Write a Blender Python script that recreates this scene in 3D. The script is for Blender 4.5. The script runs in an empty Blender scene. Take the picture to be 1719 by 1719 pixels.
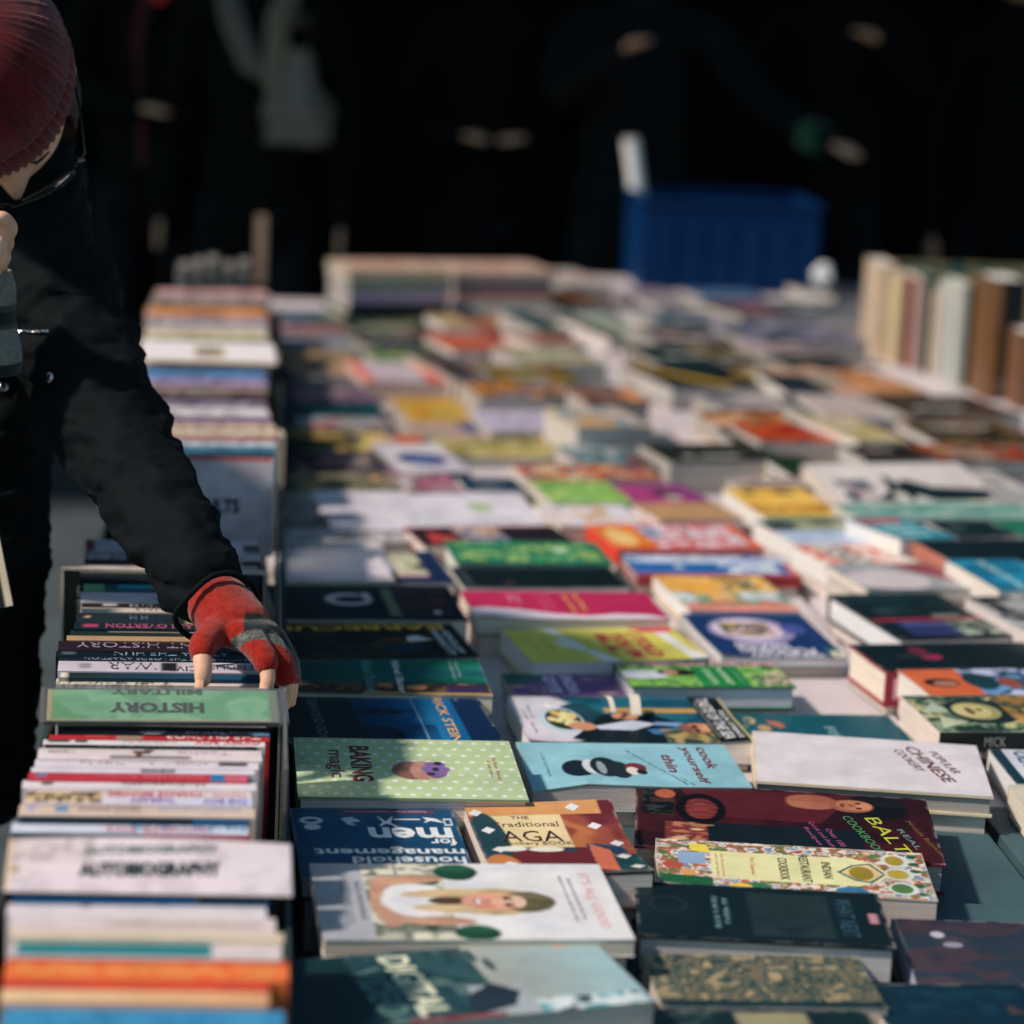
import bpy, bmesh, math, random
import numpy as np
from mathutils import Vector, Matrix, Euler, noise as mnoise

R = math.radians
T = 0.75                      # table height; the street is z = 0
SC = bpy.context.scene
COL = SC.collection

# ------------------------------------------------------------------ camera
F_PX, W_PX = 4600.0, 1719.0
CAM = Vector((0.0, 0.0, T + 0.86))
_a = Vector((460 - W_PX / 2, W_PX / 2 + 120, -F_PX)).normalized()      # world +Y seen from the camera
_u = Vector((math.sin(.03), math.cos(.03), 0))
_b = (_u - _u.dot(_a) * _a).normalized()                               # world +Z
_x = _b.cross(_a) * -1                                                 # world +X
_x = _a.cross(_b)
RCW = Matrix((_x, _a, _b))                                             # camera -> world
cam_data = bpy.data.cameras.new('camera')
cam = bpy.data.objects.new('camera', cam_data)
COL.objects.link(cam)
M4 = RCW.to_4x4(); M4.translation = CAM
cam.matrix_world = M4
cam_data.sensor_width = 36
cam_data.lens = 36 * F_PX / W_PX
cam_data.clip_end = 400
cam_data.dof.use_dof = True
cam_data.dof.focus_distance = 2.62
cam_data.dof.aperture_fstop = 3.3
cam_data.dof.aperture_blades = 0
SC.camera = cam

# ------------------------------------------------------------------ light
SUN_EL, SUN_AZ = R(45), R(197)           # azimuth counted from +X
sd = bpy.data.lights.new('sun', 'SUN'); sd.energy = 4.2; sd.angle = R(4); sd.color = (1, .86, .75)
so = bpy.data.objects.new('sun', sd); COL.objects.link(so)
tosun = Vector((math.cos(SUN_EL) * math.cos(SUN_AZ), math.cos(SUN_EL) * math.sin(SUN_AZ), math.sin(SUN_EL)))
so.rotation_euler = tosun.to_track_quat('Z', 'Y').to_euler()
wd = bpy.data.worlds.new('World'); SC.world = wd; wd.use_nodes = True
nt = wd.node_tree; nt.nodes.clear()
sky = nt.nodes.new('ShaderNodeTexSky'); sky.sky_type = 'NISHITA'; sky.sun_disc = False
sky.sun_elevation = SUN_EL; sky.sun_rotation = R(90) - SUN_AZ; sky.ozone_density = 3.0
bg = nt.nodes.new('ShaderNodeBackground'); bg.inputs[1].default_value = 0.105
wo = nt.nodes.new('ShaderNodeOutputWorld')
tint = nt.nodes.new('ShaderNodeVectorMath'); tint.operation = 'MULTIPLY'; tint.inputs[1].default_value = (.84, 1.0, .88)
nt.links.new(sky.outputs[0], tint.inputs[0]); nt.links.new(tint.outputs[0], bg.inputs[0]); nt.links.new(bg.outputs[0], wo.inputs[0])
SC.view_settings.view_transform = 'Standard'; SC.view_settings.look = 'None'
SC.view_settings.exposure = -0.06; SC.view_settings.gamma = 1.0
SC.render.engine = 'CYCLES'

# ------------------------------------------------------------------ pixels of the photograph -> places on the table
def ray(px, py):
    return (RCW @ Vector((px - W_PX / 2, W_PX / 2 - py, -F_PX))).normalized()
def at(px, py, z):            # z above the table
    d = ray(px, py); return CAM + d * ((z + T - CAM.z) / d.z)
def aty(px, py, y):
    d = ray(px, py); return CAM + d * (y / d.y)

# ------------------------------------------------------------------ colours and materials
def s2l(c): return c / 12.92 if c <= .04045 else ((c + .055) / 1.055) ** 2.4
_hc = {}
def hx(h, g=.78):
    if not isinstance(h, str): return h
    if h in _hc: return _hc[h]
    v = h.lstrip('#'); c = tuple(min(.82, s2l(int(v[i:i + 2], 16) / 255) / g) for i in (0, 2, 4))
    _hc[h] = c; return c

def mat(name, col=None, rough=.5, attr=False, noise=0., nscale=40, bump=0., bscale=200, spec=.5, wave=None, metal=0, coat=0, sheen=0, trans=0, sss=0, stretch=None, mixcol=None):
    m = bpy.data.materials.new(name); m.use_nodes = True
    n = m.node_tree.nodes; l = m.node_tree.links; p = n['Principled BSDF']
    p.inputs['Roughness'].default_value = rough; p.inputs['Specular IOR Level'].default_value = spec
    p.inputs['Metallic'].default_value = metal; p.inputs['Coat Weight'].default_value = coat
    p.inputs['Sheen Weight'].default_value = sheen; p.inputs['Transmission Weight'].default_value = trans
    if sss: p.inputs['Subsurface Weight'].default_value = sss; p.inputs['Subsurface Radius'].default_value = (.01, .004, .002); p.inputs['Subsurface Scale'].default_value = 1
    tc = n.new('ShaderNodeTexCoord'); src = tc.outputs['Object']
    if stretch:
        mp = n.new('ShaderNodeMapping'); mp.inputs['Scale'].default_value = stretch; l.new(src, mp.inputs[0]); src = mp.outputs[0]
    if attr:
        a = n.new('ShaderNodeAttribute'); a.attribute_name = 'Col'; out = a.outputs[0]
    else:
        a = n.new('ShaderNodeRGB'); a.outputs[0].default_value = (*hx(col), 1); out = a.outputs[0]
    if noise:
        t = n.new('ShaderNodeTexNoise'); t.inputs['Scale'].default_value = nscale; t.inputs['Detail'].default_value = 6; t.inputs['Roughness'].default_value = .65
        l.new(src, t.inputs['Vector'])
        r = n.new('ShaderNodeMapRange'); r.inputs['From Min'].default_value = .3; r.inputs['From Max'].default_value = .7
        r.inputs['To Min'].default_value = 1 - noise; r.inputs['To Max'].default_value = 1 + noise * .6
        l.new(t.outputs[0], r.inputs[0])
        if mixcol:
            x = n.new('ShaderNodeMix'); x.data_type = 'RGBA'; x.inputs[7].default_value = (*hx(mixcol), 1)
            r.inputs['To Min'].default_value = 0; r.inputs['To Max'].default_value = 1
            l.new(r.outputs[0], x.inputs[0]); l.new(out, x.inputs[6]); out = x.outputs[2]
        else:
            x = n.new('ShaderNodeVectorMath'); x.operation = 'SCALE'
            l.new(out, x.inputs[0]); l.new(r.outputs[0], x.inputs['Scale']); out = x.outputs[0]
        rr = n.new('ShaderNodeMapRange'); rr.inputs['To Min'].default_value = rough - .1; rr.inputs['To Max'].default_value = rough + .12
        l.new(t.outputs[0], rr.inputs[0]); l.new(rr.outputs[0], p.inputs['Roughness'])
    if wave:
        w = n.new('ShaderNodeTexWave'); w.bands_direction = wave[0]; w.inputs['Scale'].default_value = wave[1]; w.inputs['Distortion'].default_value = wave[3]; w.inputs['Detail'].default_value = 3; w.inputs['Detail Scale'].default_value = 2.
        l.new(src, w.inputs['Vector'])
        r = n.new('ShaderNodeMapRange'); r.inputs['To Min'].default_value = 1 - wave[2]; r.inputs['To Max'].default_value = 1
        x = n.new('ShaderNodeVectorMath'); x.operation = 'SCALE'
        l.new(w.outputs[1], r.inputs[0]); l.new(out, x.inputs[0]); l.new(r.outputs[0], x.inputs['Scale']); out = x.outputs[0]
        if len(wave) > 4:
            bp = n.new('ShaderNodeBump'); bp.inputs['Strength'].default_value = wave[4]; bp.inputs['Distance'].default_value = .002
            l.new(w.outputs[1], bp.inputs['Height']); l.new(bp.outputs[0], p.inputs['Normal'])
    if bump:
        t = n.new('ShaderNodeTexNoise'); t.inputs['Scale'].default_value = bscale; t.inputs['Detail'].default_value = 4
        l.new(src, t.inputs['Vector'])
        bp = n.new('ShaderNodeBump'); bp.inputs['Strength'].default_value = bump; bp.inputs['Distance'].default_value = .002
        l.new(t.outputs[0], bp.inputs['Height']); l.new(bp.outputs[0], p.inputs['Normal'])
    l.new(out, p.inputs['Base Color'])
    return m

M_PRINT = mat('printed_cover', attr=True, rough=.45, noise=.16, nscale=22, spec=.28)
M_MATTE = mat('matte_cover', attr=True, rough=.62, noise=.14, nscale=30, spec=.25, bump=.15, bscale=500)
M_INK = mat('ink', attr=True, rough=.5, spec=.3, noise=.1, nscale=60)
M_PAGES = mat('page_edges', attr=True, rough=.85, noise=.38, nscale=10, stretch=(1.2, 1.2, 70), spec=.1)
M_PAGEV = mat('page_edges_upright', attr=True, rough=.85, noise=.38, nscale=10, stretch=(1.2, 70, 1.2), spec=.1)
PAPER = (.72, .69, .63)

def link(o, parent=None):
    COL.objects.link(o)
    if parent is not None: o.parent = parent
    return o
def tag(o, label=None, cat=None, group=None, kind=None):
    for k, v in (('label', label), ('category', cat), ('group', group), ('kind', kind)):
        if v: o[k] = v
    return o
def empty(name, loc=(0, 0, 0), mtx=None):
    o = bpy.data.objects.new(name, None); o.empty_display_size = .05; link(o)
    if mtx is not None: o.matrix_world = mtx
    else: o.location = loc
    return o

class MB:
    """collects faces with point colours, becomes one mesh object"""
    def __init__(s): s.v = []; s.f = []; s.c = []; s.smooth = False
    def add(s, vs, fs, col):
        b = len(s.v); s.v += [tuple(p) for p in vs]; s.f += [tuple(i + b for i in f) for f in fs]
        if len(vs) and hasattr(col, '__len__') and not isinstance(col, str) and hasattr(col[0], '__len__'): s.c += [tuple(c) for c in col]
        else: s.c += [tuple(hx(col))] * len(vs)
        return s
    def box(s, x0, y0, z0, x1, y1, z1, col=(.5, .5, .5)):
        vs = [(x, y, z) for z in (z0, z1) for y in (y0, y1) for x in (x0, x1)]
        return s.add(vs, [(0, 2, 3, 1), (4, 5, 7, 6), (0, 1, 5, 4), (2, 6, 7, 3), (0, 4, 6, 2), (1, 3, 7, 5)], col)
    def tube(s, pts, rad, n=10, col=(.5, .5, .5), cap=True):
        pts = [Vector(p) for p in pts]; rs = rad if hasattr(rad, '__len__') else [rad] * len(pts); vs = []; fs = []
        for i, p in enumerate(pts):
            d = (pts[min(i + 1, len(pts) - 1)] - pts[max(i - 1, 0)]).normalized()
            q = d.to_track_quat('Z', 'Y')
            for k in range(n):
                t = 2 * math.pi * k / n; vs.append(p + q @ Vector((math.cos(t) * rs[i], math.sin(t) * rs[i], 0)))
        for i in range(len(pts) - 1):
            for k in range(n): a = i * n + k; b = i * n + (k + 1) % n; fs.append((a, b, b + n, a + n))
        if cap: fs.append(tuple(range(n))[::-1]); fs.append(tuple(range((len(pts) - 1) * n, len(pts) * n)))
        return s.add(vs, fs, col)
    def build(s, name, m, parent=None, smooth=False, mtx=None):
        me = bpy.data.meshes.new(name); me.from_pydata(s.v, [], s.f); me.update()
        a = me.color_attributes.new('Col', 'FLOAT_COLOR', 'POINT')
        a.data.foreach_set('color', np.array([(*c, 1) for c in s.c], 'f').ravel())
        me.materials.append(m)
        if smooth: me.polygons.foreach_set('use_smooth', [True] * len(me.polygons))
        o = bpy.data.objects.new(name, me); link(o, parent)
        if mtx is not None: o.matrix_world = mtx
        return o

def bevel(o, w, seg=2):
    b = o.modifiers.new('bevel', 'BEVEL'); b.width = w; b.segments = seg; b.limit_method = 'ANGLE'; return o

# ------------------------------------------------------------------ lettering
_tc = {}
def text_mesh(s, bold=0., serif=False):
    k = (s, bold)
    if k in _tc: return _tc[k]
    cu = bpy.data.curves.new('t', 'FONT'); cu.body = s; cu.size = 1; cu.offset = bold; cu.resolution_u = 2; cu.align_x = 'LEFT'
    ob = bpy.data.objects.new('t', cu); COL.objects.link(ob)
    dg = bpy.context.evaluated_depsgraph_get(); me = bpy.data.meshes.new_from_object(ob.evaluated_get(dg))
    vs = np.array([v.co[:2] for v in me.vertices]) if len(me.vertices) else np.zeros((1, 2)); fs = [tuple(p.vertices) for p in me.polygons]
    bpy.data.objects.remove(ob); bpy.data.curves.remove(cu); bpy.data.meshes.remove(me)
    mn, mx = vs.min(0), vs.max(0)
    if mx[0] - mn[0] < 1e-6: mx = mn + 1
    _tc[k] = ((vs - (mn + mx) / 2), fs, mx - mn); return _tc[k]

def put_text(mb, s, cx, cy, width, height, rot, col, zf, bold=0., shear=0.):
    """letters centred on cx, cy (metres), the line WIDTH long and HEIGHT tall before the turn ROT"""
    vs, fs, sz = text_mesh(s, bold)
    sx = width / sz[0]; sy = height / sz[1]; c, sn = math.cos(R(rot)), math.sin(R(rot)); out = []
    for x, y in vs:
        X = x * sx + y * sy * shear; Y = y * sy; px = cx + X * c - Y * sn; py = cy + X * sn + Y * c
        out.append((px, py, zf(px, py)))
    mb.add(out, fs, col)

# ------------------------------------------------------------------ painted covers: colours laid on the points of a fine grid
def vnoise(U, V, sc, seed, oct=3):
    rng = np.random.RandomState(seed); out = np.zeros_like(U); amp = 1; tot = 0
    for o in range(oct):
        n = int(sc * 2 ** o) + 3; g = rng.rand(n, n)
        x = U * sc * 2 ** o % (n - 1.001); y = V * sc * 2 ** o % (n - 1.001); xi = x.astype(int); yi = y.astype(int); fx = x - xi; fy = y - yi
        fx = fx * fx * (3 - 2 * fx); fy = fy * fy * (3 - 2 * fy)
        out += amp * (g[yi, xi] * (1 - fx) * (1 - fy) + g[yi, xi + 1] * fx * (1 - fy) + g[yi + 1, xi] * (1 - fx) * fy + g[yi + 1, xi + 1] * fx * fy); tot += amp; amp *= .5
    return out / tot
def paint(U, V, base, art, asp, soft=0):
    """art: ('r',u0,v0,u1,v1,col) ('e',u,v,ru,rv,col[,turn]) ('p',[(u,v)..],col) ('n',u0,v0,u1,v1,[cols],scale[,seed]) ('g',u0,v0,u1,v1,c0,c1,'u'/'v') ('l',u0,v0,u1,v1,n,col,'u'/'v') ('d',nu,nv,ru,rv,col)"""
    I = np.zeros(U.shape + (3,)); I[:] = hx(base)
    def blend(m, c):
        m = np.clip(m, 0, 1)[..., None]; I[:] = I * (1 - m) + np.array(c) * m
    e = max(1.2 / max(U.shape), .004)
    def rect(u0, v0, u1, v1): return np.clip((U - u0) / e + .5, 0, 1) * np.clip((u1 - U) / e + .5, 0, 1) * np.clip((V - v0) / e + .5, 0, 1) * np.clip((v1 - V) / e + .5, 0, 1)
    for a in art:
        k = a[0]
        if k == 'r': blend(rect(*a[1:5]), hx(a[5]))
        elif k == 'e':
            t = R(a[6]) if len(a) > 6 else 0; du = (U - a[1]) * asp; dv = V - a[2]; x = du * math.cos(t) + dv * math.sin(t); y = -du * math.sin(t) + dv * math.cos(t)
            q = np.sqrt((x / (a[3] * asp)) ** 2 + (y / a[4]) ** 2); blend((1 - q) * min(a[3] * asp, a[4]) / e + .5, hx(a[5]))
        elif k == 'm':
            t = R(a[7]) if len(a) > 7 else 0; du = (U - a[1]) * asp; dv = V - a[2]; x = du * math.cos(t) + dv * math.sin(t); y = -du * math.sin(t) + dv * math.cos(t)
            q = np.sqrt((x / (a[3] * asp)) ** 2 + (y / a[4]) ** 2) + .18 * (vnoise(U * asp, V, 12, 5, 2) - .5)
            n1 = vnoise(x * .35 + 3, y + 3, a[6], 9, 3); n1 = (n1 - n1.min()) / (np.ptp(n1) + 1e-6); cs = np.array([hx(c) for c in a[5]]); z = n1 * (len(cs) - 1.001); i = z.astype(int); f = (z - i)[..., None]
            m = np.clip((1 - q) * 7 + .5, 0, 1)[..., None]; I[:] = I * (1 - m) + (cs[i] * (1 - f) + cs[i + 1] * f) * m
        elif k == 'p':
            P = a[1]; ins = np.zeros(U.shape, bool); j = len(P) - 1
            for i in range(len(P)):
                xi, yi = P[i]; xj, yj = P[j]
                cnd = ((yi > V) != (yj > V)) & (U < (xj - xi) * (V - yi) / ((yj - yi) or 1e-9) + xi); ins ^= cnd; j = i
            blend(ins * 1., hx(a[2]))
        elif k == 'n':
            sc = a[6]; sd_ = a[7] if len(a) > 7 else 1; n1 = vnoise(U * asp, V, sc, sd_); n1 = (n1 - n1.min()) / (np.ptp(n1) + 1e-6)
            cs = np.array([hx(c) for c in a[5]]); x = n1 * (len(cs) - .01); i = np.clip(x.astype(int), 0, len(cs) - 1); f = np.clip((x - i - .35) / .65, 0, 1)[..., None]; f = f * f * (3 - 2 * f)
            c = cs[i] * (1 - f) + cs[np.clip(i + 1, 0, len(cs) - 1)] * f; m = rect(*a[1:5])[..., None]; I[:] = I * (1 - m) + c * m
        elif k == 'g':
            f = (U - a[1]) / (a[3] - a[1]) if a[7] == 'u' else (V - a[2]) / (a[4] - a[2]); f = np.clip(f, 0, 1)[..., None]; m = rect(*a[1:5])[..., None]
            I[:] = I * (1 - m) + (np.array(hx(a[5])) * (1 - f) + np.array(hx(a[6])) * f) * m
        elif k == 'l':
            _, u0, v0, u1, v1, n, c, ax = a; rng = np.random.RandomState(int(u0 * 991 + v0 * 577 + n))
            for i in range(n):
                cut = rng.uniform(0, .25)
                if ax == 'u': s = (v1 - v0) / n; blend(rect(u0 + (u1 - u0) * cut * .5, v0 + s * (i + .25), u1 - (u1 - u0) * cut, v0 + s * (i + .7)) * (vnoise(U, V, 60, i + 3, 1) > .35), hx(c))
                else: s = (u1 - u0) / n; blend(rect(u0 + s * (i + .25), v0 + (v1 - v0) * cut, u0 + s * (i + .7), v1 - (v1 - v0) * cut * .5) * (vnoise(U, V, 60, i + 3, 1) > .35), hx(c))
        elif k == 'd':
            nu, nv, ru, rv, c = a[1:]; row = np.floor(V * nv); du = ((U * nu + .5 * (row % 2)) % 1 - .5) / nu; dv = (V * nv % 1 - .5) / nv
            q = np.sqrt((du / ru) ** 2 + (dv / rv) ** 2); blend((1.15 - q) * 3, hx(c))
    return I

PLACED = []; LAST = []
def grid_sheet(mb, w, d, zf, img):
    nv, nu = img.shape[:2]; xs = np.linspace(0, w, nu); ys = np.linspace(0, d, nv)
    vs = [(x, y, zf(x, y)) for y in ys for x in xs]
    fs = [(j * nu + i, j * nu + i + 1, (j + 1) * nu + i + 1, (j + 1) * nu + i) for j in range(nv - 1) for i in range(nu - 1)]
    mb.add(vs, fs, img.reshape(-1, 3))
    return xs, ys

def make_book(mtx, w, d, th, color, label, art=(), texts=(), hard=False, spine='F', pages=None, curl=None, res=None, matte=False, spine_col=None, spine_texts=(), group=None, cat='book', seed=0, soft=0):
    """a closed book lying flat: local x = right, y = away, z = up; origin at the near left corner of its underside"""
    root = empty('book', mtx=mtx); tag(root, label, cat, group)
    if pages is None: rg_ = random.Random(seed * 7 + int(w * 1e4)); q_ = rg_.uniform(.8, 1.02); pages = (.76 * q_, (.69 + rg_.uniform(-.03, .01)) * q_, (.63 + rg_.uniform(-.07, .03)) * q_)
    ct = .0026 if hard else .0008; ov = .003 if hard else .0008
    if curl is None and not hard and th > .011 and (res or 60) > 12:
        rg = random.Random(seed * 5 + int(d * 9e3)); c1, c2, c3 = rg.uniform(0, .0045) * (rg.random() < .6), rg.uniform(0, .0045) * (rg.random() < .5), rg.uniform(-.0012, .0012)
        curl = lambda u, v: c1 * max(0, u - .55) ** 2 / .2 * max(0, 1 - 1.6 * v) + c2 * max(0, .45 - u) ** 2 / .2 * max(0, 1 - 1.6 * v) + c3 * (1 - 4 * (v - .5) ** 2)
    zf0 = (lambda x, y: th + curl(x / w, y / d)) if curl else (lambda x, y: th)
    n = res or 60; nu = max(6, int(n)); nv = max(5, int(n * d / w))
    U, V = np.meshgrid(np.linspace(0, 1, nu), np.linspace(0, 1, nv))
    img = paint(U, V, color, art, w / d, soft)
    rub = (vnoise(U * w / d, V, 14, seed % 50 + 3, 3) - .38) * 3; eu = np.minimum(U, 1 - U) * w; ev = np.minimum(V, 1 - V) * d; q = np.clip(1 - np.minimum(eu, ev) / .0032, 0, 1) * np.clip(rub, 0, 1) * .45 + np.clip(1 - (eu + ev) / .008, 0, 1) * .35
    img = img * (1 - q[..., None]) + np.array((.5, .47, .43)) * q[..., None]
    cv = MB(); xs, ys = grid_sheet(cv, w, d, zf0, img)
    edge = tuple(hx(spine_col or color)) if hard else tuple(np.array(hx(color)) * .6 + .3)
    # rim of the top board and its underside
    for side in range(4):
        if side in (0, 2):
            yy = 0 if side == 0 else d; pts = [(x, yy) for x in xs]
        else:
            xx = 0 if side == 1 else w; pts = [(xx, y) for y in ys]
        k = len(pts); vs = [(x, y, zf0(x, y) - .00003) for x, y in pts] + [(x, y, zf0(x, y) - ct) for x, y in pts]
        cv.add(vs, [(i, i + 1, k + i + 1, k + i) for i in range(k - 1)], edge)
    k = 5; g = [(w * i / k, d * j / k) for j in range(k + 1) for i in range(k + 1)]
    cv.add([(x, y, zf0(x, y) - ct) for x, y in g], [(j * (k + 1) + i, (j + 1) * (k + 1) + i, (j + 1) * (k + 1) + i + 1, j * (k + 1) + i + 1) for j in range(k) for i in range(k)], (.6, .58, .54))
    cv.box(0, 0, 0, w, d, ct, spine_col or color)
    sc = spine_col or color
    s0 = ct * 1.0
    px0, px1, py0, py1 = ov, w - ov, ov, d - ov
    if spine == 'F': cv.box(0, d - s0, ct, w, d, th - ct, sc); py1 = d - s0
    elif spine == 'N': cv.box(0, -.0006, 0.0002, w, s0, th - .0002, sc); py0 = s0
    elif spine == 'L': cv.box(0, 0, ct, s0, d, th - ct, sc); px0 = s0
    elif spine == 'R': cv.box(w - s0, 0, ct, w, d, th - ct, sc); px1 = w - s0
    cv.build('cover', M_MATTE if matte else M_PRINT, root)
    pg = MB(); rnd = random.Random(seed + int(w * 1e5))
    z1 = th - ct - .0002
    # the block of pages, its top following the cover
    if curl:
        k = 10; top = [(px0 + (px1 - px0) * i / k, py0 + (py1 - py0) * j / k) for j in range(k + 1) for i in range(k + 1)]
        zt = [max(ct + .002, min(zf0(x, y) - ct - .0003, z1 + .6 * (zf0(x, y) - th))) for x, y in top]
        vs = [(x, y, z) for (x, y), z in zip(top, zt)] + [(x, y, ct) for x, y in top]; N = (k + 1) ** 2
        fs = [(j * (k + 1) + i, j * (k + 1) + i + 1, (j + 1) * (k + 1) + i + 1, (j + 1) * (k + 1) + i) for j in range(k) for i in range(k)]
        ring = [i for i in range(k + 1)] + [j * (k + 1) + k for j in range(1, k + 1)] + [k * (k + 1) + i for i in range(k - 1, -1, -1)] + [j * (k + 1) for j in range(k - 1, 0, -1)]
        fs += [(a, N + a, N + b, b) for a, b in zip(ring, ring[1:] + ring[:1])]
        pg.add(vs, fs, pages)
    else: pg.box(px0, py0, ct + .0002, px1, py1, z1, pages)
    pg.build('pages', M_PAGES, root)
    if texts:
        zt = lambda x, y: zf0(min(max(x, 0), w), min(max(y, 0), d)) + .00025
        for nt_, t in enumerate(texts):
            tb = MB()
            s, u, v, L, H, rot, c = t[:7]; rot = -90 if -89 < rot < -76 else rot; put_text(tb, s, u * w, v * d, L * (w if rot in (0, 180) or abs(rot) < 45 or abs(rot) > 135 else d), H * (d if abs(rot) < 45 or abs(rot) > 135 else w), rot, c, zt, *(t[7:]))
            tb.build('title' if nt_ == 0 else 'small_print', M_INK, root)
    if spine_texts:
        for s, u, h, L, H, c, b in spine_texts:
            tb = MB()
            vs, fs, sz = text_mesh(s, b); tb.add([(u * w + x * L * w / sz[0], -.0009, th * h + y * H * th / sz[1]) for x, y in vs], fs, c)
            tb.build('spine_title', M_INK, root)
    return root

QUEUE = []
def book_px(nl, nr, fy, ztop, th, color, label, **k):
    QUEUE.append([nl, nr, fy, ztop, th, color, label, k])
def settle():
    """neighbouring piles get heights that agree: a book in front never reaches into the one behind it"""
    Q = QUEUE; cx = lambda x, y0, y1: 460 + (x - 460) * (y1 + 120) / (y0 + 120)
    for it in range(60):
        moved = 0
        for B in Q:
            yB = (B[0][1] + B[1][1]) / 2
            for Fq in Q:
                if Fq is B: continue
                yn = (Fq[0][1] + Fq[1][1]) / 2; yF = Fq[2]
                if not (yn > yB + 6 and yB - 30 < yF < yB + 60): continue
                a0, a1 = cx(Fq[0][0], yn, yF), cx(Fq[1][0], yn, yF); b0, b1 = B[0][0], B[1][0]
                if min(a1, b1) - max(a0, b0) < .12 * min(a1 - a0, b1 - b0): continue
                s_ = (yB + 120) * .978 / .81; ex = (B[3] - (yF - yB) / s_) - Fq[3]
                if ex > .0005: B[3] -= ex * .5; Fq[3] += ex * .5; moved = 1
        for q in Q: q[3] = min(max(q[3], .009), .10)
        if not moved: break
    used = set()
    for q in Q:
        nl, nr, fy, zt, th, c, lab, k = q; th = min(th, zt - .001); k = dict(k)
        if zt - th > .005 and 'under' not in k and not k.get('tilt'):
            rg = random.Random(int(nl[0] * 3 + fy)); k['under'] = (rg.choice(['#6c6460', '#4c5c60', '#8c8078', '#3c4444', '#5c4c48', '#46585c']), 'book under the ' + ' '.join(lab.split()[:12]))
        build_px(nl, nr, fy, zt, th, c, lab, **k)
    QUEUE.clear()
def build_px(nl, nr, fy, ztop, th, color, label, **k):
    """a book whose upper near corners and far edge stand at these places of the photograph when its top lies ztop above the table"""
    A = at(nl[0], nl[1], ztop); B = at(nr[0], nr[1], ztop)
    ux = (B - A); w = ux.length; ux.normalize(); uy = Vector((-ux.y, ux.x, 0))
    # depth: walk away from the middle of the near edge until the far row is reached
    M = (A + B) / 2; mpx = ((nl[0] + nr[0]) / 2)
    mid_far = at(mpx - (mpx - 460) * ((nl[1] + nr[1]) / 2 - fy) / ((nl[1] + nr[1]) / 2 + 120), fy + (nr[1] - nl[1]) / 2 * 0, ztop)
    d = max(.05, (mid_far - M).dot(uy))
    tilt = k.pop('tilt', 0)
    m = Matrix(((ux.x, uy.x, 0, A.x), (ux.y, uy.y, 0, A.y), (0, 0, 1, T + ztop - th), (0, 0, 0, 1)))
    if tilt: m = m @ Matrix.Rotation(R(tilt), 4, 'X')
    under = k.pop('under', None)
    LAST[:] = [m.copy(), w, d]; PLACED.append((label[:40], round(w, 3), round(d, 3), round(ztop, 3)))
    if under is not None and ztop - th > .004:
        gap = ztop - th; mm = m.copy(); mm.translation = m.translation - Vector((0, 0, gap)) + (m.to_3x3() @ Vector((w * .02, d * .03, 0)))
        make_book(mm, w * .96, d * .93, gap - .0004, under[0], under[1], res=8, seed=int(nl[0]))
    k.setdefault('group', 'books laid flat on the tables')
    return make_book(m, w, d, th, color, label, seed=int(nl[0]), **k)

def stack_px(nl, nr, fy, ztop, items, **k):
    """several books of one pile, topmost first, placed by the top one; each item (thickness, colour, label, colours of its blotches)"""
    z = ztop; r = None
    for n, (th, c, lab, cols) in enumerate(items):
        if n == 0:
            r = build_px(nl, nr, fy, ztop, th, c, lab, art=[('n', 0, 0, 1, 1, cols, 5, 3)], res=30, hard=True, spine='N', spine_col=c, pages=(.42, .39, .35), **k); m0 = LAST[0].copy(); w, d = LAST[1:]
        else:
            m = m0.copy(); rg = random.Random(n + int(nl[0])); m.translation = Vector((m0.translation.x + rg.uniform(-.006, .006), m0.translation.y + rg.uniform(-.004, .006), T + z - th))
            make_book(m, w * rg.uniform(.95, 1.0), d * rg.uniform(.93, 1), th, c, lab, art=[('n', 0, 0, 1, 1, cols, 5, 3)], res=12, hard=n % 2 == 0, spine='N', spine_col=c, pages=(.4, .37, .33), group='books laid flat on the tables')
        z -= th + .0005
# ------------------------------------------------------------------ street, black backdrop wall, unseen roof added to shade the far side
M_PAVE = mat('paving', '#3c474c', rough=.85, noise=.4, nscale=3, bump=.3, bscale=60)
M_WALL = mat('shade_black', '#080b0c', rough=.95, noise=.4, nscale=4, bump=.4, bscale=20, spec=.05)  # near-black base colour stands in for the shade of the background
M_BOARD = mat('pale_boards', '#b8b0b2', rough=.5, noise=.12, nscale=7, bump=.1, bscale=90, spec=.3)
M_SLATE = mat('slate_boards', '#3a5258', rough=.55, noise=.2, nscale=9, bump=.1, bscale=90, spec=.3)
M_STEEL = mat('steel', '#5c6064', rough=.4, metal=.8)
mb = MB(); mb.add([(-40, -12, 0), (40, -12, 0), (40, 70, 0), (-40, 70, 0)], [(0, 1, 2, 3)], '#505a60'); tag(mb.build('pavement', M_PAVE), kind='structure')
mb = MB(); mb.box(-9, 11.5, 0, 12, 11.9, 3.4, '#080b0c')
for i in range(9): mb.box(-9 + i * 2.4, 11.38, 0, -8.6 + i * 2.4, 11.5, 3.4, '#080b0c')
tag(mb.build('dark_backdrop', M_WALL), 'black backdrop wall standing in for the dark shade behind the book tables', 'wall')
mb = MB(); mb.box(-14, 6.7, 3.0, 12, 13, 3.3, '#080b0c')  # roof added out of view to keep the sun off the background
for i in range(8): mb.box(-9 + i * 2.9, 7.4, 2.75, -8.75 + i * 2.9, 11.38, 3.0, '#080b0c')
tag(mb.build('shade_roof', M_WALL), 'unseen dark roof added to shade the background behind the tables', 'roof')

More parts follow.
